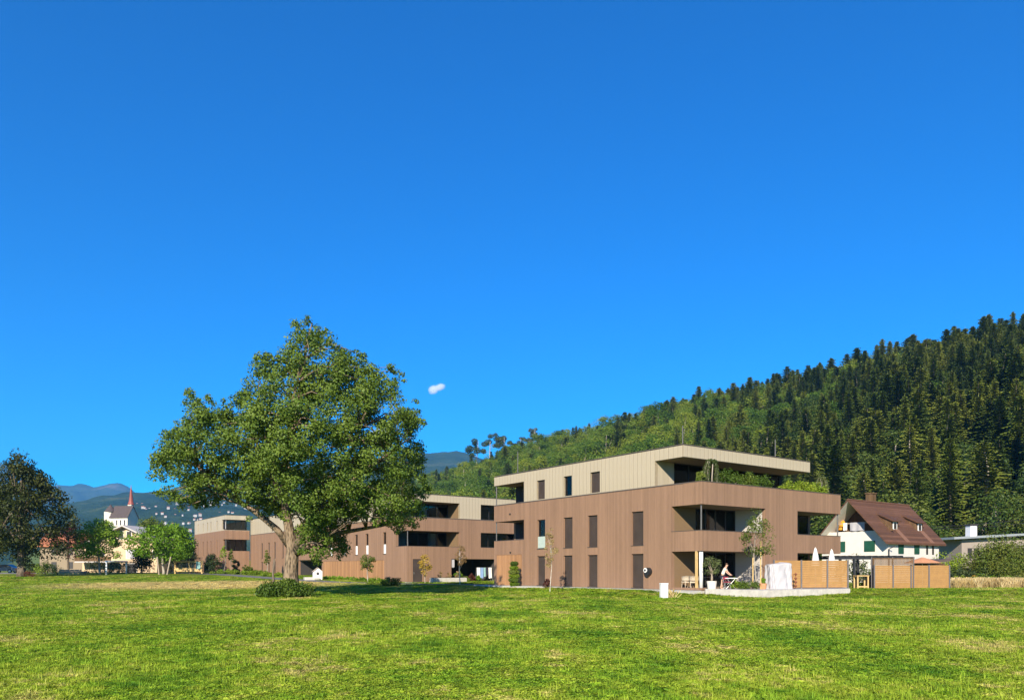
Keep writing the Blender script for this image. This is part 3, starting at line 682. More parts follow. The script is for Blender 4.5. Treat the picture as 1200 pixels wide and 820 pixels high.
boxes(B, 'floor_slab', 'soffit', [(T, WD - T, T, LN - T, .102, .22), (T, WD - T, T, LN - T, Z1 + .01, Z1 + .36), (T, WD - T, T, LN - T, Z3 + .01, Z3 + .40)])
# loggias: inner walls, glass fronts
for z0, z1 in ((.22, Z1 + .01), (Z1 + .36, Z3 + .01)):
    boxes(B, 'loggia_wall', 'beige', [(T, 2.5, D, D + .2, z0, z1)]); boxes(B, 'loggia_side_wall', 'plaster', [(7.0, 7.2, T, D, z0, z1)])
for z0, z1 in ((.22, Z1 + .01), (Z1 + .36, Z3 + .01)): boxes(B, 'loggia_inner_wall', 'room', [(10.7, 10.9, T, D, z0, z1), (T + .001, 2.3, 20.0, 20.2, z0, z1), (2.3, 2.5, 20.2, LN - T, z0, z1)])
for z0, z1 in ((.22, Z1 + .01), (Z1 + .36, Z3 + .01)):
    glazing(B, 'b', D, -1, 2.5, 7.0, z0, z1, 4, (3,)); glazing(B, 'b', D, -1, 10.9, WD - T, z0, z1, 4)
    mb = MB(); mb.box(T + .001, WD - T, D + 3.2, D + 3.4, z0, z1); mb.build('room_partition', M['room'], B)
planks(B, 'storage_door', 'a', 0, -1, 20.5, 24.5, .05, 2.85, .30, M['plank'])
for zz, rr in ((Z1, .055), (Z3 , .055)):
    pass
mb = MB(); mb.tube([(.16, .16, Z2), (.16, .16, Z3)], .055, 10); mb.build('corner_pole', M['pole'], B)
for (a_, b_) in ((.16, LN - .16), (WD - .16, .16)): mb = MB(); mb.tube([(a_, b_, Z2), (a_, b_, Z3)], .055, 10); mb.build('loggia_pole', M['pole'], B)
mb = MB(); mb.tube([(.22, .22, .22), (.22, .22, Z1)], .13, 14); mb.build('white_column', M['white'], B, smooth=True)
mb = MB(); mb.box(-.0, .12, .40, .56, .22, Z1); mb.build('timber_post', M['timber'], B)
# flashings, drip rails on the parapets
caps(B, 'parapet_cap', [(-.03, T, -.03, 1.6, Z4 + .002, Z4 + .045), (T, WD + .03, -.03, T, Z4 + .002, Z4 + .045), (WD - T, WD + .03, T, LN + .03, Z4 + .002, Z4 + .045), (-.03, -.002, 1.6, LN + .03, Z4 - .03, Z4 + .045)])
caps(B, 'balcony_rail', [(-.025, T + .02, -.025, D + .02, Z2 + .002, Z2 + .035), (T + .02, 7.0 - .002, -.025, T + .02, Z2 + .002, Z2 + .035), (10.9 + .002, WD + .025, -.025, T + .02, Z2 + .002, Z2 + .035), (-.025, T + .02, 20.2, LN + .025, Z2 + .002, Z2 + .035)])
# penthouse floor
AB0 = 4.3; RA, RB0 = 15.05, 1.67
aw = []
for (xa, xb, k) in ((270,306,'shutter'), (392,430,'curtain'), (514,558,'shutter')): aw.append((bpx(z1px(xb)), bpx(z1px(xa)), Z4 + .10, 9.22, k))
h_at = [(RB0, AB0, Z4, ZS), (20.2, LN, Z4 + .05, ZS)] + [x[:4] for x in aw]
shared = {}
holed('penthouse_side_wall', 'a', .025, -1, RB0, LN, Z4 + .003, ZR, h_at, .27, M['seam'], B)
panels(B, 'a', .025, -1, RB0, LN, Z4 + .05, ZR - .05, h_at, .44, M['panel'], shared)
for x in aw: window(B, 'a', .025, -1, *x[:4], x[4], sill=False)
holed('penthouse_fascia', 'b', RB0, -1, .295, RA, ZS, ZR, [], .27, M['seam'], B)
panels(B, 'b', RB0, -1, .03, RA, ZS + .02, ZR - .05, [], .44, M['panel'], shared)
mb = MB(); mb.box(.295, RA - .27, RB0 + .27, LN - .27, ZS + .03, ZR - .12); mb.build('penthouse_roof', M['soffit_wood'], B)
holed('penthouse_end_fascia', 'a', RA, 1, RB0 + .27, LN, ZS, ZR, [], .27, M['seam'], B)
holed('penthouse_rear_fascia', 'b', LN, 1, .295, RA - .27, ZS, ZR, [], .27, M['seam'], B)
panels(B, 'a', RA, 1, RB0 + .02, LN, ZS + .02, ZR - .05, [], .44, M['panel'], shared)
caps(B, 'roof_edge', [(-.04, RA + .04, RB0 - .04, RB0 + .3, ZR + .002, ZR + .05), (-.04, .3, RB0 + .3, LN + .04, ZR + .002, ZR + .05), (RA - .3, RA + .04, RB0 + .3, LN + .04, ZR + .002, ZR + .05), (.3, RA - .3, LN - .3, LN + .04, ZR + .002, ZR + .05)])
boxes(B, 'penthouse_front_wall', 'panel', [(.295, .5, AB0, AB0 + .2, Z4, ZS + .03), (.5, 2.0, AB0, AB0 + .2, Z4, ZS + .03)])
glazing(B, 'b', AB0 + .02, -1, 2.0, RA - .25, Z4 - .6, ZS + .03, 8, (2, 5))
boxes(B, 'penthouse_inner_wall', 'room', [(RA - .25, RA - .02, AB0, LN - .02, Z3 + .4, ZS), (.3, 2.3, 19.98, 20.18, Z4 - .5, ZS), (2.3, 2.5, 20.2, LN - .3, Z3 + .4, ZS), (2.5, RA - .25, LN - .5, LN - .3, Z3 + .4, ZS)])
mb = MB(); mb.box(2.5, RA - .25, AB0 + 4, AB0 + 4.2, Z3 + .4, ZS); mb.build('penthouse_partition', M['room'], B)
mb = MB(); mb.tube([(.16, LN - .16, Z4), (.16, LN - .16, ZS)], .055, 10); mb.build('penthouse_pole', M['pole'], B)
def rod(parent, a, b, h, z=ZR):
    mb = MB(); mb.tube([(a, b, z - .2), (a, b, z + h)], [.045, .035], 8); mb.build('roof_mast', M['pole'], parent)
rod(B, 1.6, 3.1, 1.7); rod(B, 13.2, 3.6, 1.9); rod(B, 1.0, 22.5, 2.2); rod(B, 11.4, 3.4, .5)
# wall lamp, outlets
mb = MB(); mb.tube([(-.005, bpx(752), 1.35), (-.02, bpx(752), 1.35)], .01); 
for (px, v) in ((598, 608), (598.5, 648), (864, 640)):
    pass
# hose reel on the wall
hb = bpx(761); hz = 1.5 - (667 - 666.5) / 900 * 55
H = empty('hose_reel', (C1[0] - SA * hb - CA * .02, C1[1] + CA * hb - SA * .02, 1.35), ANG, 'round black hose reel with white hub on the brown board wall', 'hose reel')
mb = MB(); mb.tube([(0, 0, 0), (-.26, 0, 0)], .30, 20); mb.build('drum', M['black'], H)
mb = MB(); mb.tube([(-.262, .12, .10), (-.30, .12, .10)], .17, 20); mb.build('hub', M['white'], H)
mb = MB(); mb.tube([(-.302, .12, .10), (-.33, .12, .10)], .085, 16); mb.build('axle', M['black'], H)

# terrace slab and the strip of paving along the long side
mb = MB(); poly = [(12.9, 52.3), (15.65, 48.1), (22.9, 52.0), (26.2, 59.2)]
def w2l(p, c): a, b = loc_ab(p[0], p[1], *c); return (a, b)
mb = MB(); mb.prism([(p[0], p[1]) for p in [(13.0, 51.6), (15.65, 48.1), (22.9, 52.0), (26.55, 61.4), (13.0, 51.82)]], -.55, .205)
ter = mb.build('terrace', M['concrete']); ter['kind'] = 'structure'
def to_w(a, b, c): return (c[0] + CA * a - SA * b, c[1] + SA * a + CA * b)
mb = MB(); s0 = [to_w(-1.25, -.1, C1), to_w(-.02, -.1, C1), to_w(-.02, 26.5, C1), to_w(-1.25, 26.5, C1)]
mb.prism(s0, -.4, .045); st = mb.build('paved_strip', M['gravel']); st['kind'] = 'structure'
mb = MB(); s0 = [to_w(-.02, -.1, C1), to_w(-.02, LN + .05, C1), to_w(-.02, 26.5, C1), to_w(-.75, 26.5, C1)]

# --- second building, a long one behind the pear tree
B2 = empty('apartment_building', (C2[0], C2[1], 0), ANG, 'long brown timber clad apartment building behind the big pear tree, with laundry in its carport', 'building')
L2, W2 = 58.0, 24.0
def b2(px): r = (px - 600) / 900; return (-11.9 - 87 * r) / (.5825 + .8128 * r)
def a2_(px): r = (px - 600) / 900; return (87 * r + 11.9) / (.8128 - .5825 * r)
nar = [(b2(p) - .42, b2(p) + .42, 3.35, 5.95) for p in (450.5, 430, 417.5, 403.5, 388)] + [(b, b + .8, 3.35, 5.95) for b in (37.5, 41)]
nar += [(b2(p) - .42, b2(p) + .42, 3.35, 5.9) for p in (322, 315, 307)] + [(b2(p) - .42, b2(p) + .42, .35, 2.8) for p in (322, 315, 307)]
gar = (b2(450.3), b2(378) - .2, .05, 2.62); pas = (b2(377), b2(350), .05, 2.9)
h2l = [(0, 2.7, Z2, Z3), gar, pas] + nar
holed('side_facade', 'a', 0, -1, 0, L2, .10, Z4, h2l, T, M['brown'], B2)
for x in nar: window(B2, 'a', 0, -1, *x, 'shutter' if x[0] > 36 else 'pane', bars=() if x[0] > 36 else (4.55,), lower=None)
for x in nar[:5]:
    mb = MB(); slab(mb, 'a', 0, -1, x[0] + .06, x[1] - .06, x[2] + .06, 4.5, .10, .12); mb.build('white_panel', M['white'], B2)
planks(B2, 'garage_door', 'a', 0, -1, *gar, .36, M['plank'])
h2r = [(T, 7.0, Z2, Z3), (10.0, 15.6, Z2, Z3), (a2_(529), a2_(581), .12, Z1), (.75, 2.0, .12, 2.7)]
holed('front_facade', 'b', 0, -1, T, W2, .10, Z4, h2r, T, M['brown'], B2)
boxes(B2, 'plinth', 'concrete', [(.06, W2, .06, pas[0], -.5, .10), (.06, W2, pas[1], L2 - .06, -.5, .10), (6, W2, pas[0], pas[1], -.5, .10)])
boxes(B2, 'floor_slabs', 'soffit', [(T, W2, T, L2 - T, Z1 + .012, Z1 + .36), (T, W2, T, L2 - T, Z3 + .012, Z3 + .4)])
boxes(B2, 'back_facade', 'brown_far', [(W2 - T, W2, T, L2 - T, -.4, ZR - .1), (0 + T, W2, L2 - T, L2, -.4, Z4)])
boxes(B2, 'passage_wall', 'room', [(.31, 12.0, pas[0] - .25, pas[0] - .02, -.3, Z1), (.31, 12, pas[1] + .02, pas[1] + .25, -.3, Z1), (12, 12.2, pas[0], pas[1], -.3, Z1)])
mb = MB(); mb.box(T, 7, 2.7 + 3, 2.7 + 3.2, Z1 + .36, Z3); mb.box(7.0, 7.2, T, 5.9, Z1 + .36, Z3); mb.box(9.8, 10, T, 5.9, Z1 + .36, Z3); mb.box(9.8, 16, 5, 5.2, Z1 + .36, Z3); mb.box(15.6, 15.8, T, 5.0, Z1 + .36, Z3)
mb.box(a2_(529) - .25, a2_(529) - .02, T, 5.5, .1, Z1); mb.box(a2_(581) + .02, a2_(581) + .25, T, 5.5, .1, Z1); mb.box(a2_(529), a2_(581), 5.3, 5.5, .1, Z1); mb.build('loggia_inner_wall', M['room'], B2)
mb = MB(); mb.box(6.8, 6.99, T, 2.7, Z1 + .36, Z3); mb.build('loggia_side_wall', M['beige'], B2)
glazing(B2, 'b', 2.7, -1, T, 6.8, Z1 + .36, Z3, 5, (0, 3)); glazing(B2, 'b', 1.2, -1, 10.0, 15.6, Z1 + .36, Z3, 3)
dr = MB(); slab(dr, 'b', 0, -1, .76, 1.99, .13, 2.69, .05, .12); dd = dr.build('door', M['shutter'], B2)
mb = MB(); mb.tube([(.9, .04, 1.2), (.9, .0, 1.2), (.9, 0, 1.0), (.9, .04, 1.0)], .02, 6); mb.build('handle', M['steel'], dd)
mb = MB(); mb.tube([(.16, .16, Z2), (.16, .16, Z3)], .055, 10); mb.build('corner_pole', M['pole'], B2)
caps(B2, 'parapet_cap', [(-.03, -.002, 0, L2, Z4 - .03, Z4 + .04), (-.03, W2, -.03, -.002, Z4 - .03, Z4 + .04)])
caps(B2, 'balcony_rail', [(-.025, T + .02, -.025, 2.72, Z2 + .002, Z2 + .035), (T + .02, 6.998, -.025, T + .02, Z2 + .002, Z2 + .035), (10.002, 15.598, -.025, T + .02, Z2 + .002, Z2 + .035)])
h2a = [(T, 7.0, Z4 + .05, ZS), (10.0, 15.6, Z4 + .05, ZS)]
holed('penthouse_front_wall', 'b', .025, -1, .30, W2, Z4 + .003, ZR, h2a, .27, M['seam'], B2)
panels(B2, 'b', .025, -1, .03, W2 - 2, Z4 + .05, ZR - .05, [(0, 7.0, Z4, ZS), h2a[1]], .44, M['panel'], shared)
h2al = [(0, 2.6, Z4 + .05, ZS), (8, 9, 7.7, 9.2), (14, 15, 7.7, 9.2), (20, 21, 7.7, 9.2), (38, 39, 7.7, 9.2), (46, 47, 7.7, 9.2)]
holed('penthouse_side_wall', 'a', .025, -1, .025, L2, Z4 + .003, ZR, h2al, .27, M['panel'], B2)
for x in h2al[1:]: window(B2, 'a', .025, -1, *x, 'shutter', sill=False)
mb = MB(); mb.box(.3, W2 - .3, .3, L2 - .1, ZS + .02, ZR - .1); mb.build('penthouse_roof', M['soffit_wood'], B2)
mb = MB(); mb.box(7.0, 7.2, .3, 3.0, Z4, ZS + .02); mb.build('penthouse_recess_wall', M['beige'], B2)
glazing(B2, 'b', 2.7, -1, .3, 7.0, Z3 + .41, ZS + .02, 5, (2,)); glazing(B2, 'b', 1.0, -1, 10, 15.6, Z3 + .41, ZS + .02, 3)
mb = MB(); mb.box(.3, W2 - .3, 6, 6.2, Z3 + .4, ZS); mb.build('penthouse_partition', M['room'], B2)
caps(B2, 'roof_edge', [(-.03, W2, -.03, .3, ZR + .002, ZR + .05), (-.03, .3, .3, L2, ZR + .002, ZR + .05)])

# --- third building at the far end of the path
z3 = .75
B3 = empty('apartment_building', (C3[0], C3[1], z3), ANG, 'brown apartment building beside the dark conifer, with glazed corner balconies and pale top floor', 'building')
L3, W3 = 21.3, 4.1
def b3(px): r = (px - 600) / 900; return (-49.1 - 131.5 * r) / (.5825 + .8128 * r)
n3 = [(b3(p) - .35, b3(p) + .35, 3.3, 5.9) for p in (232, 238, 243, 247, 254)]; a3 = [(x[0], x[1], Z4 + .25, 9.35) for x in n3] + [(b3(260.5) - .35, b3(260.5) + .35, Z4 + .25, 9.35)]
holed('side_facade', 'a', 0, -1, 0, L3, -.3, Z4, [(0, 1.6, Z2, Z3)] + n3, T, M['brown_far'], B3)
for x in n3: window(B3, 'a', 0, -1, *x, 'shutter', sill=False)
holed('front_facade', 'b', 0, -1, T, W3, -.3, Z4, [(T, W3, Z2 - .2, Z3)], T, M['brown_far'], B3)
holed('top_floor_side_wall', 'a', .02, -1, 0.02, L3, Z4 + .003, ZR - .1, [(0, 1.6, Z4 + .05, ZS)] + a3, T, M['panel'], B3)
for x in a3: window(B3, 'a', .02, -1, *x, 'blind', sill=False)
holed('top_floor_front_wall', 'b', .02, -1, T + .02, W3, Z4 + .003, ZR - .1, [(T, W3, Z4 + .05, ZS)], T, M['panel'], B3)
boxes(B3, 'back_facade', 'brown_far', [(T, W3, L3 - T, L3, -.3, ZR - .12), (W3 + .01, W3 + .3, 3.0, L3, -.3, ZR - .12)])
boxes(B3, 'floor_slabs', 'soffit', [(T, W3, T, L3 - T, Z1, Z1 + .4), (T, W3, T, L3 - T, Z3 + .01, Z3 + .4), (T + .02, W3, T + .02, L3 - T, ZS + .01, ZR - .15)])
glazing(B3, 'b', 1.6, -1, T, W3, Z1 + .4, Z3 + .01, 4); glazing(B3, 'b', 1.6, -1, T, W3, Z3 + .4, ZS + .01, 4)
mb = MB(); mb.tube([(.16, .16, Z2 - .1), (.16, .16, Z3)], .06, 8); mb.tube([(.17, .17, Z4), (.17, .17, ZS)], .06, 8); mb.build('corner_pole', M['pole'], B3)
caps(B3, 'roof_edge', [(-.03, W3, -.03, .3, ZR - .098, ZR - .04), (-.03, .3, .3, L3, ZR - .098, ZR - .04)])
# ------------------------------------------------------------------ the wooded hillside
UR = np.array([.809, .588]); UL = np.array([-.588, .809]); H0 = np.array([100.0, 150.0])
def ds(x, y): return (x - H0[0]) * UR[0] + (y - H0[1]) * UR[1], (x - H0[0]) * UL[0] + (y - H0[1]) * UL[1]
def hill_z(x, y):
    d, s = ds(np.asarray(x, float), np.asarray(y, float))
    dd = np.clip(d, 0, 520); prof = np.where(dd < 210, dd * 0.415 * sm(-5, 45, dd) ** .3, 210 * .415 + (dd - 210) * 0.10)
    top = 1.0 + 0.03 * sm(300, -100, s) - 0.08 * sm(250, 470, s) - 0.26 * sm(470, 620, s) - 0.6 * sm(620, 1000, s)
    lump = 3.2 * np.sin(s * .045 + 1) * np.sin(d * .03 + .5) + 2.0 * np.sin(s * .11 + d * .05)
    return np.where(d > 0, prof * top + lump * sm(20, 110, dd) + 0.2, 0.2)
hs_, hd_ = np.meshgrid(np.arange(-420, 1000, 12.0), np.arange(-6, 520, 10.0))
hx = H0[0] + UR[0] * hd_ + UL[0] * hs_; hy = H0[1] + UR[1] * hd_ + UL[1] * hs_
hz_ = hill_z(hx, hy); hz_[0, :] = -1.0
nx = hx.shape[1]; ii = np.arange(hx.shape[0] - 1)[:, None] * nx + np.arange(nx - 1)[None, :]
M['forest_floor'] = plain('forest_floor', (0.045, 0.045, 0.018), 0.95, 0.35, 0.2)
hill = mesh_obj('wooded_hill', np_mesh('wooded_hill', np.stack([hx, hy, hz_], 2).reshape(-1, 3), np.stack([ii, ii + nx, ii + nx + 1, ii + 1], 2).reshape(-1, 4), True), M['forest_floor']); hill['kind'] = 'structure'

def trunk_mesh(h, r0, seed, top=0.97, mat=None):
    r = np.random.default_rng(seed); mb = MB(); n = 5
    mb.tube([(r.normal(0, .006) * h * (i > 0), r.normal(0, .006) * h * (i > 0), -1.2 + (h * top + 1.2) * i / n) for i in range(n + 1)], [r0 * (1.15 - i / n) + .02 for i in range(n + 1)], 7)
    me = mb.mesh('trunk', True); me.materials.append(mat); return me
KINDS = []                                             # (crown mesh, trunk mesh)
for k in range(4):
    h = 27.0; V, Fc = spruce_mesh(h, (3.6, 4.2, 3.3, 4.4)[k], 40 + k, per=(9, 10, 8, 8)[k], step=(0.74, .80, .72, .8)[k], bare=(.05, .16, .03, .42)[k])
    me = np_mesh('crown', V, Fc); me.materials.append(M['spruce']); KINDS.append((me, trunk_mesh(h, .34, k, mat=M['bark_grey'] if k == 3 else M['bark_forest'])))
for k in range(4):
    h = (19.0, 17.0, 21.0, 15.0)[k]; c, V, Fc = broad_crown(h * (.10, .08, .16, .05)[k], h, (5.0, 5.4, 4.6, 4.4)[k], (5.0, 5.0, 4.4, 4.6)[k], 60, 1.75, 17, .52, 60 + k, 1.3)
    me = np_mesh('crown', V, Fc); me.materials.append(M['decid']); mb = MB(); r = np.random.default_rng(k)
    limb_mb(mb, (0, 0, -.8), c[r.choice(len(c), 9, replace=False)], .30, r, (0, 0, h * .8), 5)
    mt = mb.mesh('trunk', True); mt.materials.append(M['bark_grey']); KINDS.append((me, mt))
for k in range(4):
    me = KINDS[4 + k][0].copy(); me.materials.clear(); me.materials.append(M['decid_dark']); KINDS.append((me, KINDS[4 + k][1]))
def joined(cm, tm):
    """crown and trunk in one mesh for the far trees"""
    v1 = np.empty(len(cm.vertices) * 3, np.float32); cm.vertices.foreach_get('co', v1); v2 = [tuple(v.co) for v in tm.vertices]
    f1 = [tuple(p.vertices) for p in cm.polygons]; n = len(cm.vertices); f2 = [tuple(i + n for i in p.vertices) for p in tm.polygons]
    me = bpy.data.meshes.new('forest_tree'); me.from_pydata([tuple(v) for v in v1.reshape(-1, 3)] + v2, [], f1 + f2); me.update()
    me.materials.append(cm.materials[0]); me.materials.append(tm.materials[0])
    mi = np.zeros(len(me.polygons), np.int32); mi[len(f1):] = 1; me.polygons.foreach_set('material_index', mi); return me
fs, fd = np.meshgrid(np.arange(-230, 720, 5.8), np.arange(-26, 300, 5.4)); fs = fs.ravel() + rng.uniform(-2.2, 2.2, fs.size); fd = fd.ravel() + rng.uniform(-2.0, 2.0, fd.size)
fx = H0[0] + UR[0] * fd + UL[0] * fs; fy = H0[1] + UR[1] * fd + UL[1] * fs
px_ = 600 + 900 * fx / np.maximum(fy, 1); ok = (fy > 60) & (px_ > 440) & (px_ < 1700)
ok &= ~((fd < 2) & (px_ > 1090) & (fd < -14))
fs, fd, fx, fy, px_ = fs[ok], fd[ok], fx[ok], fy[ok], px_[ok]
fz = np.where(fd < 0, gz(fx, fy), hill_z(fx, fy)) - .2
# broadleaf trees low down and towards the far end, spruces on the slope
zone = 0.56 * sm(0, 45, fd) * sm(165, 75, fs) + 0.05 + 0.34 * sm(120, 180, fd) * sm(340, 230, fs) * sm(75, 165, fs) + 0.12 * sm(110, 180, fd) * sm(230, 340, fs)
zone += 0.18 * np.sin(fs * .05) * np.sin(fd * .07 + 2)
con = rng.uniform(0, 1, len(fs)) < zone
which = np.where(con, rng.integers(0, 4, len(fs)), np.where(rng.uniform(0, 1, len(fs)) < 0.8 * sm(150, 70, fs), rng.integers(8, 12, len(fs)), rng.integers(4, 8, len(fs))))
fsc = np.where(con, rng.uniform(.78, 1.08, len(fs)), rng.uniform(.62, 1.08, len(fs)) * (1 + .35 * sm(90, 170, fs) * rng.uniform(0, 1, len(fs)))) * (1 - .12 * sm(300, 560, fs))
fwd = rng.uniform(1.05, 1.6, len(fs)); dist = np.hypot(fx, fy); hpx = 900 / dist * fsc
order = np.argsort(-hpx); vis = [i for i in order if 500 < px_[i] < 1205]
single = []; nc = nb_ = 0
for i in vis:
    if con[i] and nc < 170: nc += 1; single.append(i)
    elif not con[i] and nb_ < 120: nb_ += 1; single.append(i)
SI = set(single); rest = np.array([i for i in range(len(fs)) if i not in SI])
frz = rng.uniform(0, 6.283, len(fs))
tag(scatter('forest', np.stack([fx, fy, fz], 1)[rest], frz[rest], np.stack([fsc * fwd, fsc * fwd, fsc], 1)[rest], which[rest], [joined(*k) for k in KINDS]), 'dense mixed forest covering the far slope and ridge of the hill', 'forest')
for i in single:
    cm, tm = KINDS[which[i]]
    o = empty('spruce_tree' if con[i] else 'broadleaf_tree', (fx[i], fy[i], fz[i]), frz[i])
    if con[i]: tag(o, 'tall dark spruce standing in the forest on the hillside', 'tree', 'spruces on the wooded hillside')
    else: tag(o, 'green broadleaf tree at the foot of the wooded hillside', 'tree', 'broadleaf trees at the foot of the hill')
    o.scale = (fsc[i] * fwd[i], fsc[i] * fwd[i], fsc[i])
    mesh_obj('crown', cm, M['spruce'], o); mesh_obj('trunk', tm, M['bark_grey'], o)
# tall pines with bare stems on the ridge
def pine(px, y, vtop, seed, lean, lab):
    x = X(px, y); zg = float(hill_z(x, y)); h = Zv(vtop, y) - zg; r = np.random.default_rng(seed)
    o = empty('pine_tree', (x, y, zg - .3), 0, lab, 'tree', 'bare stemmed pines on the ridge')
    mb = MB(); top = Vector((lean * h, 0, h * .97)); mb.tube([(0, 0, -1), (lean * h * .3, 0, h * .4), (lean * h * .65, 0, h * .75), top], [.42, .36, .28, .10], 7)
    n = 9; cl = []
    for k in range(n):
        a = r.uniform(0, 6.28); f = .66 + .34 * k / n; q = h * .13 * (1.3 - f) / .4 * r.uniform(.6, 1.3)
        p = np.array([lean * h * f + math.cos(a) * q, math.sin(a) * q, h * f]); cl.append(p)
        mb.tube([(lean * h * (f - .04), 0, h * (f - .05)), tuple(p)], [.12, .05], 5)
    V, Fc = clump_leaves(np.array(cl), np.full(n, h * .075) * r.uniform(.7, 1.3, n), 34, .9, r, .75)
    mb.build('trunk', M['bark_grey'], o, smooth=True); mesh_obj('crown', np_mesh('crown', V, Fc), M['pine'], o)
for k, (px, vt, ln) in enumerate(((557, 514, .06), (573, 507, .03), (591, 510, .0), (611, 511, -.02), (626, 500, .02), (628, 508, .05))):
    pine(px, 640 - 5 * k, vt, 300 + k, ln, 'bare stemmed pine rising above the far end of the forest ridge')

# ------------------------------------------------------------------ far mountains, valley slope with the village
def ridge_noise(x, y, f): return (np.sin(x * f + 1.7 * np.sin(y * f * .8)) + .5 * np.sin(x * f * 2.3 + y * f * 1.9 + 1) + .3 * np.sin(x * f * 4.9 - y * f * 3.7 + 2) + .15 * np.sin(x * f * 11 + y * f * 9)) / 1.95
def mountain(name, y0, y1, sky, mat, amp, f, nyy=46, nxx=150, front=None):
    """a mountain side between y0 and y1; sky lists (bearing, height over distance) of its crest"""
    bx = np.array([s[0] for s in sky]); bh = np.array([s[1] for s in sky])
    tx = np.linspace(bx[0], bx[-1], nxx); ty = np.linspace(0, 1.12, nyy); TX, TY = np.meshgrid(tx, ty)
    y = y0 + (y1 - y0) * TY; x = TX * (y0 + (y1 - y0) * (.55 + .45 * TY)); crest = np.interp(TX, bx, bh) * y1
    pr = np.where(TY < 1, TY ** 1.25, 1 - (TY - 1) * 1.5)
    if front is not None: pr = np.where(TY < 1, np.interp(TY, *front), pr)
    z = crest * pr + amp * ridge_noise(x, y, f) * np.clip(TY * 1.6, 0, 1) * (1.1 - np.clip(TY, 0, 1)) * 1.3 + amp * .12 * ridge_noise(x, y, f * 6)
    n = nxx; i = np.arange(nyy - 1)[:, None] * n + np.arange(n - 1)[None, :]
    o = mesh_obj(name, np_mesh(name, np.stack([x, y, z - 2], 2).reshape(-1, 3), np.stack([i, i + 1, i + n + 1, i + n], 2).reshape(-1, 4), True), mat); o['kind'] = 'structure'
    return x, y, z
def mtn_mat(name, c1, c2, c3, sc):
    m, t, out = new_mat(name); L = t.links; g = nd(t, 'ShaderNodeNewGeometry')
    n = nd(t, 'ShaderNodeTexNoise', Scale=sc, Detail=9.0, Roughness=0.68); L.new(g.outputs['Position'], n.inputs['Vector'])
    r = ramp(t, [(0.40, c1), (0.54, c2), (0.66, c3)]); L.new(n.outputs['Fac'], r.inputs[0])
    b = nd(t, 'ShaderNodeBsdfPrincipled', Roughness=1.0); b.inputs['Specular IOR Level'].default_value = 0; L.new(r.outputs[0], b.inputs['Base Color'])
    bp = nd(t, 'ShaderNodeBump', Strength=1.0, Distance=60.0); L.new(n.outputs['Fac'], bp.inputs['Height']); L.new(bp.outputs[0], b.inputs['Normal'])
    L.new(b.outputs[0], out.inputs['Surface']); return m
def brg(px, v): return ((px - 600) / 900.0, (667 - v) / 900.0)
mm1 = mtn_mat('far_mountain', (0.030, 0.050, 0.020), (0.05, 0.07, 0.03), (0.15, 0.135, 0.10), 0.0016)
mm2 = mtn_mat('near_mountain', (0.025, 0.045, 0.016), (0.04, 0.065, 0.022), (0.10, 0.11, 0.04), 0.003)
mountain('far_mountain', 5000, 8200, [brg(-260, 520), brg(-120, 530), brg(-30, 540), brg(5, 544), brg(25, 556), brg(50, 568), brg(80, 569), brg(98, 565), brg(116, 566), brg(136, 563), brg(150, 569), brg(168, 580), brg(200, 590), brg(300, 600), brg(420, 600)], mm1, 200, .0019)
VX, VY, VZ = mountain('near_mountain', 1800, 5000, [brg(90, 660), brg(140, 640), brg(160, 602), brg(175, 584), brg(186, 579), brg(200, 573), brg(230, 565), brg(300, 553), brg(380, 542), brg(460, 533), brg(505, 529), brg(535, 527), brg(560, 534), brg(600, 545), brg(760, 560)], mm2, 80, .003,
                      front=([0, .12, .25, .40, 1.0], [.02, .16, .30, .42, 1.0]))
M['pasture'] = plain('far_pasture', (0.10, 0.17, 0.03), 1.0, 0.4, 0.01, spec=0)
# village houses on the slope
vil = np.random.default_rng(5); hm = []
for k in range(5):
    mb = MB(); wx, wy, hh = (5, 4, 4.5, 6, 3.6)[k], (4, 4.6, 3.5, 4.5, 4)[k], (5, 6, 4.5, 7, 5)[k]
    mb.box(-wx, wx, -wy, wy, -4, hh); mw = mb.mesh('wall'); mw.materials.append(M['plaster'])
    mr = MB(); mr._add([(-wx-.5, -wy-.5, hh), (wx+.5, -wy-.5, hh), (wx+.5, wy+.5, hh), (-wx-.5, wy+.5, hh), (-wx-.5, 0, hh + wy * .7), (wx+.5, 0, hh + wy * .7)], [(0,1,5,4), (2,3,4,5), (0,4,3), (1,2,5), (3,2,1,0)]); mr2 = mr.mesh('roof'); mr2.materials.append(M['slate'] if k % 2 else M['tile_red']); hm.append((mw, mr2))
cand = []
for k in range(4000):
    i = vil.integers(0, VX.size); x, y, z = VX.ravel()[i], VY.ravel()[i], VZ.ravel()[i]
    if y > 3900 or y < 2100: continue
    x += vil.uniform(-25, 25); y += vil.uniform(-30, 30); p = 600 + 900 * x / y; v = 667 - 900 * (z - 1.5) / y
    if (190 < p < 292 and 586 < v < 622) or (148 < p < 185 and 590 < v < 606): cand.append((x, y, z))
kk = 0
for (x, y, z) in cand[:110]:
    o = empty('village_house', (x, y, z - 1.5), vil.uniform(-.6, .6), 'small white house in the village on the far valley slope', 'house', 'houses of the far village')
    a, b = hm[vil.integers(0, 5)]; mesh_obj('wall', a, M['plaster'], o); mesh_obj('roof', b, M['slate'], o); s = vil.uniform(.45, .9); o.scale = (s, s, s)
print('village', len(cand))

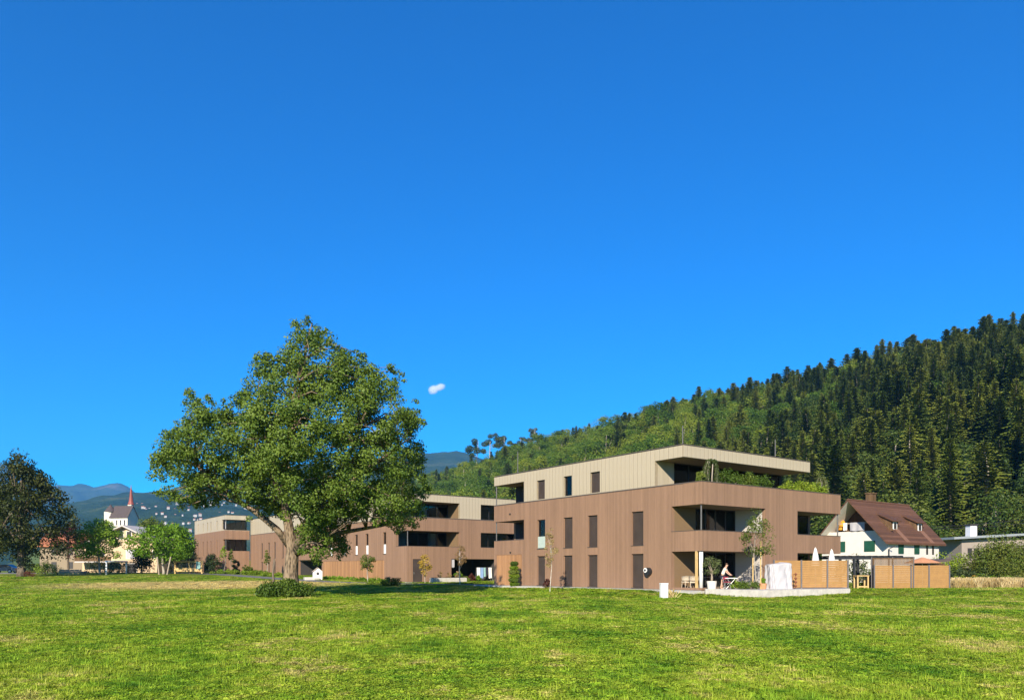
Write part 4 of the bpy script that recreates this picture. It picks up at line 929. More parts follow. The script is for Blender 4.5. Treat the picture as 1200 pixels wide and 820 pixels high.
# church on its hill
CY = 520.0; cx0 = X(141, CY); cz0 = Zv(616, CY)
M['knoll'] = plain('knoll', (0.06, 0.09, 0.02), 1.0, 0.4, 0.05)
grid_obj('church_hill', np.linspace(cx0 - 130, cx0 + 150, 50), np.linspace(CY - 110, CY + 160, 45), lambda x, y: -1 + (cz0 + 1.5) * np.exp(-(((x - cx0) / 60) ** 2 + ((y - CY - 8) / 48) ** 2) ** 1.4) , M['knoll'])
CH = empty('church', (cx0, CY, cz0), R(-14), 'white hilltop church with dark roof, round turret and slender red spire', 'church')
def gable_roof(mb, x0, x1, y0, y1, z, h, ov=.6, th=.25, axis='x', m=0):
    """two roof slabs with thickness; ridge along axis"""
    if axis == 'x':
        ym = (y0 + y1) / 2; k = h / (ym - y0)
        for s, ye in ((1, y0 - ov), (-1, y1 + ov)):
            ze = z - k * ov
            mb.hexa([(x0-ov, ye, ze), (x1+ov, ye, ze), (x1+ov, ym, z+h), (x0-ov, ym, z+h), (x0-ov, ye, ze+th), (x1+ov, ye, ze+th), (x1+ov, ym, z+h+th), (x0-ov, ym, z+h+th)], m)
    else:
        xm = (x0 + x1) / 2; k = h / (xm - x0)
        for s, xe in ((1, x0 - ov), (-1, x1 + ov)):
            ze = z - k * ov
            mb.hexa([(xe, y0-ov, ze), (xm, y0-ov, z+h), (xm, y1+ov, z+h), (xe, y1+ov, ze), (xe, y0-ov, ze+th), (xm, y0-ov, z+h+th), (xm, y1+ov, z+h+th), (xe, y1+ov, ze+th)], m)
mb = MB(); mb.box(-4, 10, -5, 5, -8, 5.6); mb._add([(-4, -5, 5.6), (-4, 5, 5.6), (-4, 0, 13), (10, -5, 5.6), (10, 5, 5.6), (10, 0, 13)], [(0, 2, 1), (3, 4, 5)]); mb.build('nave', M['church'], CH)
mb = MB(); gable_roof(mb, -4, 10, -5, 5, 5.7, 7.6, .5); mb.build('roof', M['slate'], CH)
mb = MB(); mb.lathe([(3.4, -8), (3.4, 9.5)], 20, (-7.2, -1.5, 0)); mb.box(-8.5, -4.02, -4.6, 3.0, -8, 7.5); mb.build('turret', M['church'], CH)
mb = MB(); mb.lathe([(3.9, 9.5), (2.2, 12), (.05, 14.5)], 20, (-6.5, -1.5, 0)); mb.build('turret_roof', M['slate'], CH)
mb = MB(); mb.box(4.6, 7.4, 1.5, 4.5, -2, 14.5); mb.build('bell_tower', M['church'], CH)
mb = MB(); mb.lathe([(2.1, 14.5), (1.35, 17.0), (.05, 28)], 8, (6, 3, 0)); mb.build('spire', M['spire'], CH)
for q in (1.0, 4.0, 7.2):
    mb = MB(); mb.box(q, q + 1.0, -5.06, -5.005, .2, 3.6); mb.build('window', M['frame'], CH)

# clouds, far behind the mountains
def cloud(px, v, y, w, h, seed, label):
    m, t, out = new_mat('cloud_vapour'); g = nd(t, 'ShaderNodeTexCoord')
    n = nd(t, 'ShaderNodeTexNoise', Scale=2.6 + seed, Detail=6.0, Roughness=0.7); t.links.new(g.outputs['Object'], n.inputs['Vector'])
    ln = nd(t, 'ShaderNodeVectorMath', operation='LENGTH'); t.links.new(g.outputs['Object'], ln.inputs[0])
    s = nd(t, 'ShaderNodeMath', operation='SUBTRACT'); t.links.new(n.outputs['Fac'], s.inputs[0]); t.links.new(ln.outputs['Value'], s.inputs[1])
    mr = nd(t, 'ShaderNodeMapRange'); mr.inputs['From Min'].default_value = -.28; mr.inputs['From Max'].default_value = .1; mr.inputs['To Max'].default_value = .03; t.links.new(s.outputs[0], mr.inputs['Value'])
    pv = nd(t, 'ShaderNodeVolumePrincipled'); pv.inputs['Color'].default_value = (1, 1, 1, 1); pv.inputs['Anisotropy'].default_value = 0.0; t.links.new(mr.outputs[0], pv.inputs['Density']); t.links.new(pv.outputs[0], out.inputs['Volume'])
    mb = MB(); prof = [(max(.02, math.sin(math.pi * i / 10)), -math.cos(math.pi * i / 10)) for i in range(11)]; mb.lathe(prof, 20)
    o = mb.build('cloud', m, None, (X(px, y), y, Zv(v, y))); o.scale = (w, w * .7, h); o.rotation_euler = (0, R(-18), 0); tag(o, label, 'cloud')
cloud(508, 456.5, 12000, 115, 95, 1, 'small white cloud alone in the blue sky right of the pear tree'); cloud(516, 453.5, 12000, 110, 75, 2, 'thin cloud wisp adjoining the small lone cloud')
cloud(446, 512, 12000, 293, 187, 3, 'white cloud glimpsed through the pear tree crown')

# the air
HZ = MB(); HZ.box(-9800, 9800, -60, 9400, -3.5, 1400)
m, t, out = new_mat('haze_air'); pv = nd(t, 'ShaderNodeVolumePrincipled'); pv.inputs['Color'].default_value = (0.15, 0.50, 1.0, 1); pv.inputs['Density'].default_value = 0.00007; pv.inputs['Anisotropy'].default_value = 0.0
t.links.new(pv.outputs[0], out.inputs['Volume']); HAZE = HZ.build('haze', m); HAZE['kind'] = 'stuff'
# undergrowth along the edge of the forest
ub = []
for k in range(3):
    c, V, Fc = broad_crown(.2, (3.2, 2.4, 4.4)[k], (2.0, 1.8, 2.2)[k], (2.0, 1.8, 2.2)[k], 26, .75, 30, .40, 90 + k, .6); V[:, 2] = np.maximum(V[:, 2], -.3)
    me = np_mesh('bush', V, Fc); me.materials.append(M['decid']); ub.append(me)
us_ = rng.uniform(-230, 560, 900); ud_ = rng.uniform(-34, 34, 900); ux = H0[0] + UR[0] * ud_ + UL[0] * us_; uy = H0[1] + UR[1] * ud_ + UL[1] * us_
tag(scatter('forest_undergrowth', np.stack([ux, uy, np.where(ud_ < 0, gz(ux, uy), hill_z(ux, uy)) - .2], 1), rng.uniform(0, 6.28, 900), rng.uniform(.7, 1.5, 900), rng.integers(0, 3, 900), ub), 'green undergrowth along the edge of the hillside forest', 'undergrowth')
# ------------------------------------------------------------------ the big pear tree
TY = 50.0
def tp(px, v, dy=0.0): y = TY + dy; return Vector((X(px, TY) - X(338, TY), dy, Zv(v, TY) - float(gz(X(338, TY), TY))))
troot = empty('pear_tree', (X(338, TY), TY, float(gz(X(338, TY), TY))), 0, 'large old pear tree with broad leafy crown standing in the meadow', 'tree')
outline = [(430,25),(462,35),(455,60),(480,72),(535,95),(530,112),(592,135),(600,160),(640,178),(690,168),(700,200),(690,225),(715,250),(748,262),(735,300),(760,325),(748,375),(740,430),(758,470),(772,500),(748,540),(752,590),(700,618),(650,632),(610,600),(560,585),(520,600),(520,640),(530,680),(480,712),(425,700),(402,665),(398,610),(345,600),(300,585),(280,600),(265,560),(215,525),(180,540),(130,548),(95,565),(70,545),(30,555),(38,515),(12,440),(40,410),(38,365),(85,340),(75,300),(120,270),(102,225),(150,232),(170,265),(215,250),(240,275),(262,240),(290,210),(300,180),(282,150),(330,130),(355,150),(385,120),(370,90),(395,60),(385,38),(410,42)]
outl = np.array([(180 + x / 2.344, 360 + y / 2.344) for x, y in outline])
def poly_in(p): return in_poly(p[:, 0], p[:, 1], [tuple(q) for q in outl])
def poly_dist(p):
    d = np.full(len(p), 1e9)
    for i in range(len(outl)):
        a, b = outl[i], outl[(i + 1) % len(outl)]; v = b - a; t = np.clip(((p - a) @ v) / (v @ v), 0, 1); d = np.minimum(d, np.hypot(*(p - a - t[:, None] * v).T))
    return d
tr_ = np.random.default_rng(11)
c2 = np.stack([tr_.uniform(184, 512, 5200), tr_.uniform(366, 662, 5200)], 1); c2 = c2[poly_in(c2)]; dd = poly_dist(c2); sel = dd > 3.0; c2 = c2[sel][:1380]; dd = dd[sel][:1380]
thick = 6.8 * np.sqrt(np.clip(dd / 85.0, 0, 1)) + .3
u = tr_.uniform(-1, 1, len(c2)); u = np.sign(u) * np.abs(u) ** .55
cdy = u * thick
# gaps: leave out clumps where a slow noise is low
gap = np.sin(c2[:, 0] * .085 + 1.1) * np.sin(c2[:, 1] * .10 + .6 + cdy * .5) + .5 * np.sin(c2[:, 0] * .21 + cdy * .8) * np.sin(c2[:, 1] * .19 + 2)
kp = ((gap > -.5) | (c2[:, 1] > 585)) & ~((cdy < 1.0) & (np.abs(c2[:, 0] - 334) < 11) & (c2[:, 1] > 562)); c2, cdy, dd = c2[kp], cdy[kp], dd[kp]
base = tp(338, 692)
cx_ = X(c2[:, 0], TY) - X(338, TY); cz_ = Zv(c2[:, 1], TY) - troot.location.z
CC = np.stack([cx_, cdy, cz_], 1); crad = np.clip(dd * TY / 900 * .8, .26, .62) * tr_.uniform(.75, 1.3, len(CC))
out_ = unit(CC - np.array([0.5, 0, 8.5]))
cnt = np.maximum(34, 330 * crad ** 1.6).astype(int); idx = np.repeat(np.arange(len(CC)), cnt); nn = len(idx)
dv = unit(tr_.normal(0, 1, (nn, 3))); qq = tr_.uniform(.05, 1, nn) ** .5; off = dv * (qq * crad[idx])[:, None]; off[:, 2] *= .8
V, Fc = leaf_arrays(CC[idx] + off, dv * .8 + out_[idx] * .45, np.full(nn, .15), tr_, .64, .3, .72)
print('pear leaves', nn, 'clumps', len(CC))
mesh_obj('crown', np_mesh('crown', V, Fc), M['pear'], troot)
LIMBS = [
 ([(341,694,0),(340,687,0),(341,672,0),(342,655,0),(343,643,0),(339,615,-.2),(335,588,-.3),(334,565,-.2),(338,530,0),(346,485,.2),(353,440,.2),(360,400,0),(366,378,0)], [.85,.58,.46,.42,.39,.30,.25,.22,.19,.15,.11,.07,.03]),
 ([(347,648,0),(358,626,-.8),(378,605,-1.6),(404,585,-2.2),(432,560,-2.6),(462,540,-2.8),(488,520,-2.6)], [.32,.27,.22,.18,.13,.08,.03]),
 ([(343,630,0),(362,600,1.2),(384,560,2.2),(404,515,2.8),(420,470,2.8),(432,430,2.2)], [.28,.24,.19,.14,.09,.04]),
 ([(340,640,0),(326,620,-.3),(306,602,-.8),(285,587,-1.2),(262,570,-1.4),(243,550,-1.5),(230,525,-1.3),(222,500,-1)], [.27,.22,.18,.15,.12,.09,.06,.03]),
 ([(337,600,0),(320,572,1.2),(303,545,2.0),(290,520,2.2),(284,498,2.0)], [.22,.18,.14,.10,.04]),
 ([(336,590,-.2),(344,560,-2),(356,525,-3.6),(366,485,-4.4),(372,450,-4)], [.2,.17,.13,.09,.04]),
 ([(346,640,.2),(368,628,1.4),(400,620,2.4),(440,612,3.0),(476,598,2.8)], [.22,.18,.14,.10,.04]),
 ([(347,650,0),(360,640,-1.2),(374,636,-1.8),(388,640,-2.2)], [.14,.11,.07,.03]),
 ([(338,560,0),(326,530,-1.6),(318,500,-2.4),(316,475,-2.4)], [.16,.13,.09,.04])]
mb = MB(); nodes = []; nrad = []
for pts, rad in LIMBS:
    P3 = [tp(*p) for p in pts]; mb.tube(P3, rad, 12 if rad[0] > .5 else 8)
    for i in range(len(P3) - 1):
        for f in (0, .5): nodes.append(np.array(P3[i].lerp(P3[i+1], f))); nrad.append(rad[i] * (1 - f) + rad[i+1] * f)
for i in (0, 1):                                        # root flares
    pass
nodes = np.array(nodes); nrad = np.array(nrad)
for k in tr_.choice(len(CC), 330, replace=False):
    t_ = CC[k]; d_ = np.linalg.norm(nodes - t_, axis=1) + 1.6 * np.maximum(0, nodes[:, 2] - t_[2]) + 6 * (nodes[:, 2] < 2.6); j = int(np.argmin(d_)); s_ = nodes[j]
    mdl = s_ * .5 + t_ * .5 + np.array([tr_.normal(0, .15), tr_.normal(0, .15), .18 * np.linalg.norm(t_ - s_)]); rr = min(nrad[j] * .6, .075)
    mb.tube([tuple(s_), tuple(mdl), tuple(t_)], [rr, rr * .6, .012], 5)
mb.build('trunk', M['bark'], troot, smooth=True)
mb = MB(); mb.tube([tuple(tp(327, 690, -1.0)), tuple(tp(325, 672, -.9)), tuple(tp(325.5, 655, -.7))], [.08, .07, .06], 8); mb.build('dead_shoot', M['bark_dark'], troot, smooth=True)
shrub('leafy_bush', 'dark green leafy bush around the foot of the pear tree', 'bush', (X(337, 49), 49.0, float(gz(0, 49)) - .02), 1.95, 1.2, 1.35, M['shrub'], 21, per=300, leaf=.15, nclump=90)

# ------------------------------------------------------------------ trees, hedges and play things at the left
def at(px, y, dz=0): return on(px, y, dz)
tree('copper_tree', 'tall dark copper leaved tree beside the parked car', 'tree', at(25, 108), 18.3, 1.4, 5.9, 5.4, M['darkleaf'], M['bark_dark'], 31, 300, 1.15, 52, .36, .5, 2.4, nl=26)
tree('dark_tree', 'dark rounded tree growing behind the copper leaved tree', 'tree', at(-12, 122), 13.5, 2.2, 6.0, 5.0, M['darkleaf'], M['bark_dark'], 32, 140, 1.3, 40, .42)
tree('red_beech', 'small russet leaved tree between the copper tree and cream house', 'tree', at(80, 128), 9.2, 2.6, 3.0, 3.0, M['redleaf'], M['bark_dark'], 33, 70, .8, 60, .3)
tree('maple_tree', 'loose olive green tree in front of the cream gabled house', 'tree', at(117, 118), 9.0, 2.2, 3.7, 3.4, M['bright'], M['bark_grey'], 34, 130, .85, 80, .3, .16, 1.2)
tree('linden_tree', 'bright green round tree held by two pale stakes', 'tree', at(192, 120), 8.2, 2.0, 5.3, 4.6, M['bright'], M['bark_grey'], 35, 170, 1.0, 62, .34, .2, .6)
tree('walnut_tree', 'dark tree rising behind the bright green round tree', 'tree', at(208, 132), 7.8, 1.2, 3.4, 3.2, M['darkshrub'], M['bark_dark'], 36, 110, .9, 60, .34)
tree('bushy_tree', 'dark bushy tree left of the bright green round tree', 'tree', at(166, 127), 4.6, .6, 1.8, 2.0, M['darkshrub'], M['bark_dark'], 37, 60, .7, 70, .3)
tree('lime_tree', 'olive green tree crown below the church', 'tree', (X(178, 190), 190, .6), 14.5, 3, 5.2, 5.0, M['midleaf'], M['bark_grey'], 38, 120, 1.3, 40, .5)
for k, (px, lean, lab) in enumerate(((186.5, -.01, 'pale timber stake left of the bright green tree trunk'), (195.5, .02, 'pale leaning timber stake at the bright green round tree'))):
    p = at(px, 117.5); mb = MB(); mb.tube([(0, 0, -.2), (lean * 30, 0, 2.7)], .11, 8); tag(mb.build('tree_stake', M['grey_timber'], None, p), lab, 'stake')
def hedge(label, px0, px1, y, h, mat, seed, depth=1.2, leaf=.16, per=130):
    x0, x1 = X(px0, y), X(px1, y); r = np.random.default_rng(seed); xm = (x0 + x1) / 2; root = empty('hedge', (xm, y, float(gz(xm, y))), 0, label, 'hedge')
    w_ = (x1 - x0); n = int(w_ * depth * 9 + w_ * h * 8)
    p = np.stack([r.uniform(-w_/2, w_/2, n), r.uniform(-depth/2, depth/2, n), r.uniform(.1, h, n) * (1 + .07 * np.sin(r.uniform(0, 40, n)))], 1)
    V, Fc = clump_leaves(p, np.full(n, .32), per, leaf, r, .8); V[:, 2] = np.maximum(V[:, 2], .01); mesh_obj('foliage', np_mesh('foliage', V, Fc), mat, root)
    mb = MB()
    for k in range(max(4, int(w_ / 1.2))): xx = -w_/2 + (k + .5) * w_ / max(4, int(w_ / 1.2)); mb.tube([(xx, 0, -.1), (xx + r.normal(0, .1), 0, h * .8)], [.05, .015], 5)
    mb.build('stems', M['bark_dark'], root, smooth=True)
hedge('dark clipped hedge behind the white goal posts', 100, 180, 128.5, 1.9, M['darkshrub'], 51)
hedge('sunlit olive hedge seen through the white goal posts', 128, 153, 126.5, 1.7, M['olive'], 52)
hedge('dark hedge behind the timber climbing frame', 196, 236, 131, 2.8, M['darkshrub'], 53, 1.6)
hedge('low hedge in front of the cream house beside the timber pile', 30, 66, 126, 1.5, M['midleaf'], 54, .9)
# goal
G = empty('football_goal', at(140, 118), 0, 'white goal frame of two posts and a crossbar on the lawn', 'goal')
xl, xr = X(124.6, 116.5) - X(140, 118), X(153.5, 124) - X(140, 118)
mb = MB(); mb.tube([(xl, -1.5, -.2), (xl, -1.5, 1.95)], .13, 10); mb.build('post', M['white'], G, smooth=True)
mb = MB(); mb.tube([(xr, 4.5, -.2), (xr, 4.5, 1.95)], .13, 10); mb.build('post', M['white'], G, smooth=True)
mb = MB(); mb.tube([(xl - .1, -1.6, 1.99), (xr + .1, 4.6, 1.99)], .13, 10); mb.build('crossbar', M['white'], G, smooth=True)
# timber play frame
PF = empty('climbing_frame', at(221, 122), 0, 'honey timber play frame of posts and beams beside the dark conifer', 'play frame')
w_ = X(237, 122) - X(205.5, 122)
for k, f in enumerate((-.5, .03, .5)):
    mb = MB(); mb.bbox(f * w_ - .1, f * w_ + .1, -.1, .1, -.2, 2.1, .02); mb.build('post', M['timber'], PF)
mb = MB(); mb.box(-w_/2 - .2, w_/2 + .2, -.102 - .08, -.102, 1.82, 2.0); mb.build('top_beam', M['timber'], PF)
mb = MB(); mb.box(-w_/2 - .1, w_/2 + .1, -.102 - .1, -.102, .35, .95); mb.build('lower_board', M['timber'], PF)
mb = MB(); mb.box(-w_/2, w_/2, .9, 1.0, 1.82, 2.0); mb.build('rear_beam', M['timber'], PF)
for k in range(5): x_ = .12 * w_ + k * .07 * w_; mb = MB(); mb.tube([(x_, -.14, .96), (x_, -.14, 1.81)], .04, 6); mb.build('bar', M['timber'], PF)
mb = MB(); mb.box(.30 * w_, .46 * w_, -.24, -.20, .75, 1.9); mb.build('banner', M['teal'], PF)
# parked car, timber pile
CR = empty('parked_car', at(5, 128), R(4), 'dark blue parked car behind the copper leaved tree', 'car')
body = [(-2.15, .35), (-2.2, .75), (-1.5, .92), (-.9, 1.42), (.9, 1.46), (1.75, .98), (2.15, .85), (2.2, .35)]
mb = MB(); n = len(body); mb._add([(x, -.85, z) for x, z in body] + [(x, .85, z) for x, z in body], [tuple(range(n)), tuple(range(2*n-1, n-1, -1))] + [(i, n + i, n + (i+1) % n, (i+1) % n) for i in range(n)]); mb.build('body', M['car_paint'], CR)
mb = MB(); sw = [(-1.35, .95), (-.85, 1.36), (.85, 1.40), (1.5, 1.0)]; mb._add([(x, -.87, z) for x, z in sw] + [(x, -.852, z) for x, z in sw], [(0,1,2,3), (7,6,5,4), (0,4,5,1), (1,5,6,2), (2,6,7,3), (3,7,4,0)]); mb.build('side_window', M['frame'], CR)
for x_ in (-1.35, 1.35):
    for y_ in (-.8, .8):
        mb = MB(); mb.tube([(x_, y_ - .1, .33), (x_, y_ + .1, .33)], .33, 16); wh = mb.build('wheel', M['tyre'], CR); mb = MB(); mb.tube([(x_, y_ - .112, .33), (x_, y_ - .101, .33)], .19, 12); mb.build('rim', M['steel'], wh)
gp = grid_obj('gravel_yard', np.linspace(X(-60, 124), X(46, 124), 14), np.linspace(122, 140, 10), lambda x, y: gz(x, y) + .02, M['gravel'])
TPi = empty('timber_pile', at(85, 116), 0, 'low stack of yellow sawn beams beside the olive green tree', 'timber pile')
for k in range(9):
    r_, c_ = divmod(k, 4); mb = MB(); mb.bbox(-1.7 + .1 * (k % 3), 1.6 + .13 * (k % 2), -.8 + c_ * .42, -.8 + c_ * .42 + .36, r_ * .27, r_ * .27 + .25, .015); mb.build('beam', M['timber'] if r_ == 0 else M['grey_timber'], TPi)
shrub('garden_bush', 'small green bush left of the yellow timber stack', 'bush', at(68, 117), 1.1, 1.0, 1.3, M['shrub'], 61)
shrub('garden_bush', 'sunlit yellow green bush behind the copper tree trunk', 'bush', at(53, 119), 1.8, 1.2, 2.6, M['lime'], 62, leaf=.2)
shrub('low_shrub', 'rusty brown low shrub beside the copper tree trunk', 'bush', at(35, 107), .8, .7, 1.2, M['redleaf'], 63)

# cream house with a flat gable
HY = 146.0; HH = empty('cream_house', (X(147, HY), HY, .7), R(-6), 'cream rendered house with low pitched gable below the church', 'house')
hw = X(186, HY) - X(147, HY); hw2 = X(147, HY) - X(93, HY); hg = 8.9; he = 6.1
mb = MB(); mb._add([(-hw2, 0, -1), (hw, 0, -1), (hw, 0, he), (0, 0, hg), (-hw2, 0, he - 1.0), (-hw2, 14, -1), (hw, 14, -1), (hw, 14, he), (0, 14, hg), (-hw2, 14, he - 1.0)], [(0,1,2,3,4), (9,8,7,6,5), (0,5,6,1), (1,6,7,2), (2,7,8,3), (3,8,9,4), (4,9,5,0)]); mb.build('wall', M['cream'], HH)
rf = MB()
for (xa, za, xb, zb) in ((-hw2 - .9, he - 1.3, 0, hg + .05), (hw + .9, he - .40, 0, hg + .05)):
    p = [(xa, -1.2, za), (xb, -1.2, zb), (xb, 14.8, zb), (xa, 14.8, za)]; rf.hexa(p + [(x, y, z + .28) for x, y, z in p])
rf.build('roof', M['plaster'], HH)
for (x0, x1, z0, z1, k) in ((-1.5, -.4, 6.6, 8.0, 'frame'), (.3, 1.2, 6.7, 8.0, 'frame'), (.2, 2.2, 2.9, 4.5, 'white'), (.4, 2.3, 0.2, 1.9, 'frame'), (5.5, 6.6, 3.0, 4.4, 'frame'), (-5.6, -4.2, 3.0, 4.4, 'frame')):
    mb = MB(); mb.box(x0 - .08, x1 + .08, -.05, -.003, z0 - .08, z1 + .08); wf = mb.build('window', M['white'], HH); mb = MB(); mb.box(x0, x1, -.075, -.053, z0, z1); mb.build('pane', M[k] if k != 'white' else M['tarp'], wf)
mb = MB(); mb.box(-8.5, -1.2, -2.6, -.01, 2.1, 2.35); mb.build('balcony', M['plaster'], HH); mb = MB(); mb.box(-8.5, -1.2, -2.62, -2.56, 2.36, 3.2); mb.build('balcony_rail', M['wood_dark'], HH)
OH = empty('tiled_house', (X(85, 172), 172, .7), R(5), 'pale house with red tiled roof behind the russet tree', 'house')
mb = MB(); mb.box(-7, 7, 0, 9, -1, 6.2); mb.build('wall', M['soffit'], OH); mb = MB(); gable_roof(mb, -7, 7, 0, 9, 6.25, 2.6, .7); mb.build('roof', M['tile_red'], OH)
for x_ in (-4.5, -1, 2.5, 5):
    for z_ in (1, 4.0): mb = MB(); mb.box(x_, x_ + 1.1, -.05, -.003, z_, z_ + 1.5); mb.build('window', M['frame'], OH)
# ------------------------------------------------------------------ white house with the brown roof
WH0 = (40.2, 82.0); WH = empty('white_house', (WH0[0], WH0[1], 0), ANG, 'white rendered house with steep brown roof, dormers and green shutters', 'house')
wl, ww, ez, rz_ = 11.0, 7.8, 4.7, 9.0; sl = (rz_ - ez) / (ww / 2)
def bpoly(pts, a0, a1, m=0):
    mb = MB(); n = len(pts); mb._add([(a0, b, z) for b, z in pts] + [(a1, b, z) for b, z in pts], [tuple(range(n-1, -1, -1)), tuple(range(n, 2*n))] + [(i, (i+1) % n, n + (i+1) % n, n + i) for i in range(n)], m); return mb
lz = 5.72; lb = (lz - ez) / sl
bpoly([(0, -.4), (ww, -.4), (ww, ez), (ww - lb, lz), (lb, lz), (0, ez)], 0, .3).build('gable_wall', M['white_wall'], WH)
bpoly([(.3, lz), (ww - .3, lz), (ww/2, rz_ - .3)], 1.7, 1.9).build('loggia_back_wall', M['wood_dark'], WH)
bpoly([(0, -.4), (ww, -.4), (ww, ez), (ww/2, rz_ - .02), (0, ez)], wl - .3, wl).build('rear_gable', M['white_wall'], WH)
boxes(WH, 'side_wall', 'white_wall', [(.3, wl - .3, 0, .3, -.4, ez), (.3, wl - .3, ww - .3, ww, -.4, ez)])
boxes(WH, 'loggia_floor', 'grey_timber', [(.3, 1.7, .9, ww - .9, lz - .25, lz - .02)])
ov, oe = 1.25, .45; th = .22
for s in (0, 1):
    be = -oe if s == 0 else ww + oe; zeave = ez - sl * oe; bm_ = ww / 2
    p = [(-ov, be, zeave), (wl + .8, be, zeave), (wl + .8, bm_, rz_), (-ov, bm_, rz_)]
    if s: p = [p[1], p[0], p[3], p[2]]
    mb = MB(); q = [(x, y, z + th) for x, y, z in p]; mb._add(p + q, [(3,2,1,0)], 1); mb._add(p + q, [(4,5,6,7), (0,1,5,4), (1,2,6,5), (2,3,7,6), (3,0,4,7)], 0); mb.build('roof_slope', [M['roof'], M['white_wall']], WH)
mb = MB(); mb.tube([(-ov - .02, ww/2, rz_ + .16), (wl + .82, ww/2, rz_ + .16)], .13, 8); mb.build('ridge_tiles', M['roof'], WH)
mb = MB(); mb.box(4.3, 5.3, 4.3, 5.0, 7.6, 10.2); mb.box(4.22, 5.38, 4.22, 5.08, 10.2, 10.32); mb.build('chimney', M['wood_dark'], WH)
for a_ in (3.06, 8.47):
    d = MB(); zb = ez + sl * .9
    d.hexa([(a_-.75, .95, zb), (a_+.75, .95, zb), (a_+.75, 2.9, zb), (a_-.75, 2.9, zb), (a_-.75, .95, zb + 1.15), (a_+.75, .95, zb + 1.15), (a_+.75, 2.9, zb + 2.1), (a_-.75, 2.9, zb + 2.1)]); dm = d.build('dormer', M['wood_dark'], WH)
    d = MB(); d.hexa([(a_-.95, .65, zb + 1.04), (a_+.95, .65, zb + 1.04), (a_+.95, 2.95, zb + 2.16), (a_-.95, 2.95, zb + 2.16), (a_-.95, .65, zb + 1.18), (a_+.95, .65, zb + 1.18), (a_+.95, 2.95, zb + 2.3), (a_-.95, 2.95, zb + 2.3)]); d.build('dormer_roof', M['roof'], dm)
    d = MB(); d.box(a_-.42, a_+.42, .90, .946, zb + .15, zb + 1.02); d.build('dormer_window', M['white'], dm)
    d = MB(); d.box(a_-.26, a_+.26, .88, .898, zb + .27, zb + .92); d.build('dormer_pane', M['frame'], dm)
    # pale metal strip running down the roof from the dormer
    d = MB(); e0, e1 = -.4, .9; d.hexa([(a_-.1, e0, ez + sl*e0 + th + .004), (a_+.75, e0, ez + sl*e0 + th + .004), (a_+.75, e1, ez + sl*e1 + th + .004), (a_-.1, e1, ez + sl*e1 + th + .004), (a_-.1, e0, ez + sl*e0 + th + .03), (a_+.75, e0, ez + sl*e0 + th + .03), (a_+.75, e1, ez + sl*e1 + th + .03), (a_-.1, e1, ez + sl*e1 + th + .03)]); d.build('flashing', M['copper'], WH)
for (a0, a1, z0, z1, sh) in ((2.0, 3.0, 3.25, 4.3, 1), (5.4, 6.4, 3.25, 4.3, 1), (8.05, 8.45, 3.2, 4.3, 0), (9.4, 9.8, 3.2, 4.3, 0)):
    d = MB(); d.box(a0, a1, -.03, -.003, z0, z1); wn_ = d.build('window', M['frame'], WH)
    if sh: d = MB(); d.box(a0 - .03, a1 + .03, -.08, -.033, z0 - .02, z1 + .02); d.build('shutter', M['green_paint'], wn_)
for (b0, b1) in ((1.5, 2.65), (4.95, 6.1)):
    d = MB(); d.box(-.03, -.003, b0, b1, 3.5, 4.62); wn_ = d.build('window', M['frame'], WH); d = MB(); d.box(-.08, -.033, b0 - .03, b1 + .03, 3.48, 4.64); d.build('shutter', M['green_paint'], wn_)
d = MB(); d.tube([(-.12, -.12, 0), (-.12, -.12, ez - 1.0), (-.1, -.7, ez - .75)], .06, 8); d.build('downpipe', M['frame'], WH)
d = MB(); d.box(-.1, -.04, 1.95, ww - 1.95, lz + .85, lz + .95); d.build('loggia_rail', M['grey_timber'], WH)
def cloth(name, label, cat, p0, p1, z0, z1, mat, seed, group=None, amp=.05):
    """a hanging sheet with folds between two points"""
    r = np.random.default_rng(seed); n, k = 13, 7; V = []; p0 = np.array(p0); p1 = np.array(p1); d = p1 - p0; nrm = np.array([d[1], -d[0]]) / max(1e-6, np.hypot(*d)); ph = r.uniform(0, 6)
    for side in (0, .012):
        for j in range(k):
            for i in range(n):
                f, g_ = i / (n - 1), j / (k - 1); w_ = amp * math.sin(f * 14 + ph + g_) * (1 - .6 * g_) + side; q = p0 + d * f + nrm * w_; V.append((q[0], q[1], z0 + (z1 - z0) * g_ + .03 * math.sin(f * 9 + ph) * (1 - g_)))
    Fc = []
    for s in (0, n * k):
        for j in range(k - 1):
            for i in range(n - 1): a = s + j * n + i; Fc.append((a, a + 1, a + n + 1, a + n))
    o = mesh_obj(name, np_mesh(name, V, Fc, True), M[mat]); return tag(o, label, cat, group)
wA = to_w(-.14, 2.6, WH0); wB = to_w(-.14, 4.3, WH0); cloth('bed_sheet', 'pale blue sheet airing over the gable balcony rail of the white house', 'sheet', wA, wB, lz + .05, lz + .98, 'tarp', 4)
wA = to_w(-.14, 4.6, WH0); wB = to_w(-.14, 5.1, WH0); cloth('towel', 'white towel on the gable balcony rail of the white house', 'towel', wA, wB, lz + .15, lz + .98, 'white', 5)
M['orange'] = plain('orange_cloth', (0.62, 0.27, 0.02), 0.8)
p = to_w(.8, 5.7, WH0); o = empty('garden_umbrella', (p[0], p[1], lz), 0, 'folded orange sun umbrella on the gable balcony of the white house', 'umbrella')
d = MB(); d.tube([(0, 0, 0), (0, 0, 1.35)], .025, 8); d.build('pole', M['steel'], o); d = MB(); d.lathe([(.5, .25), (.42, .7), (.2, 1.2), (.03, 1.4)], 12); d.build('canopy', M['orange'], o)

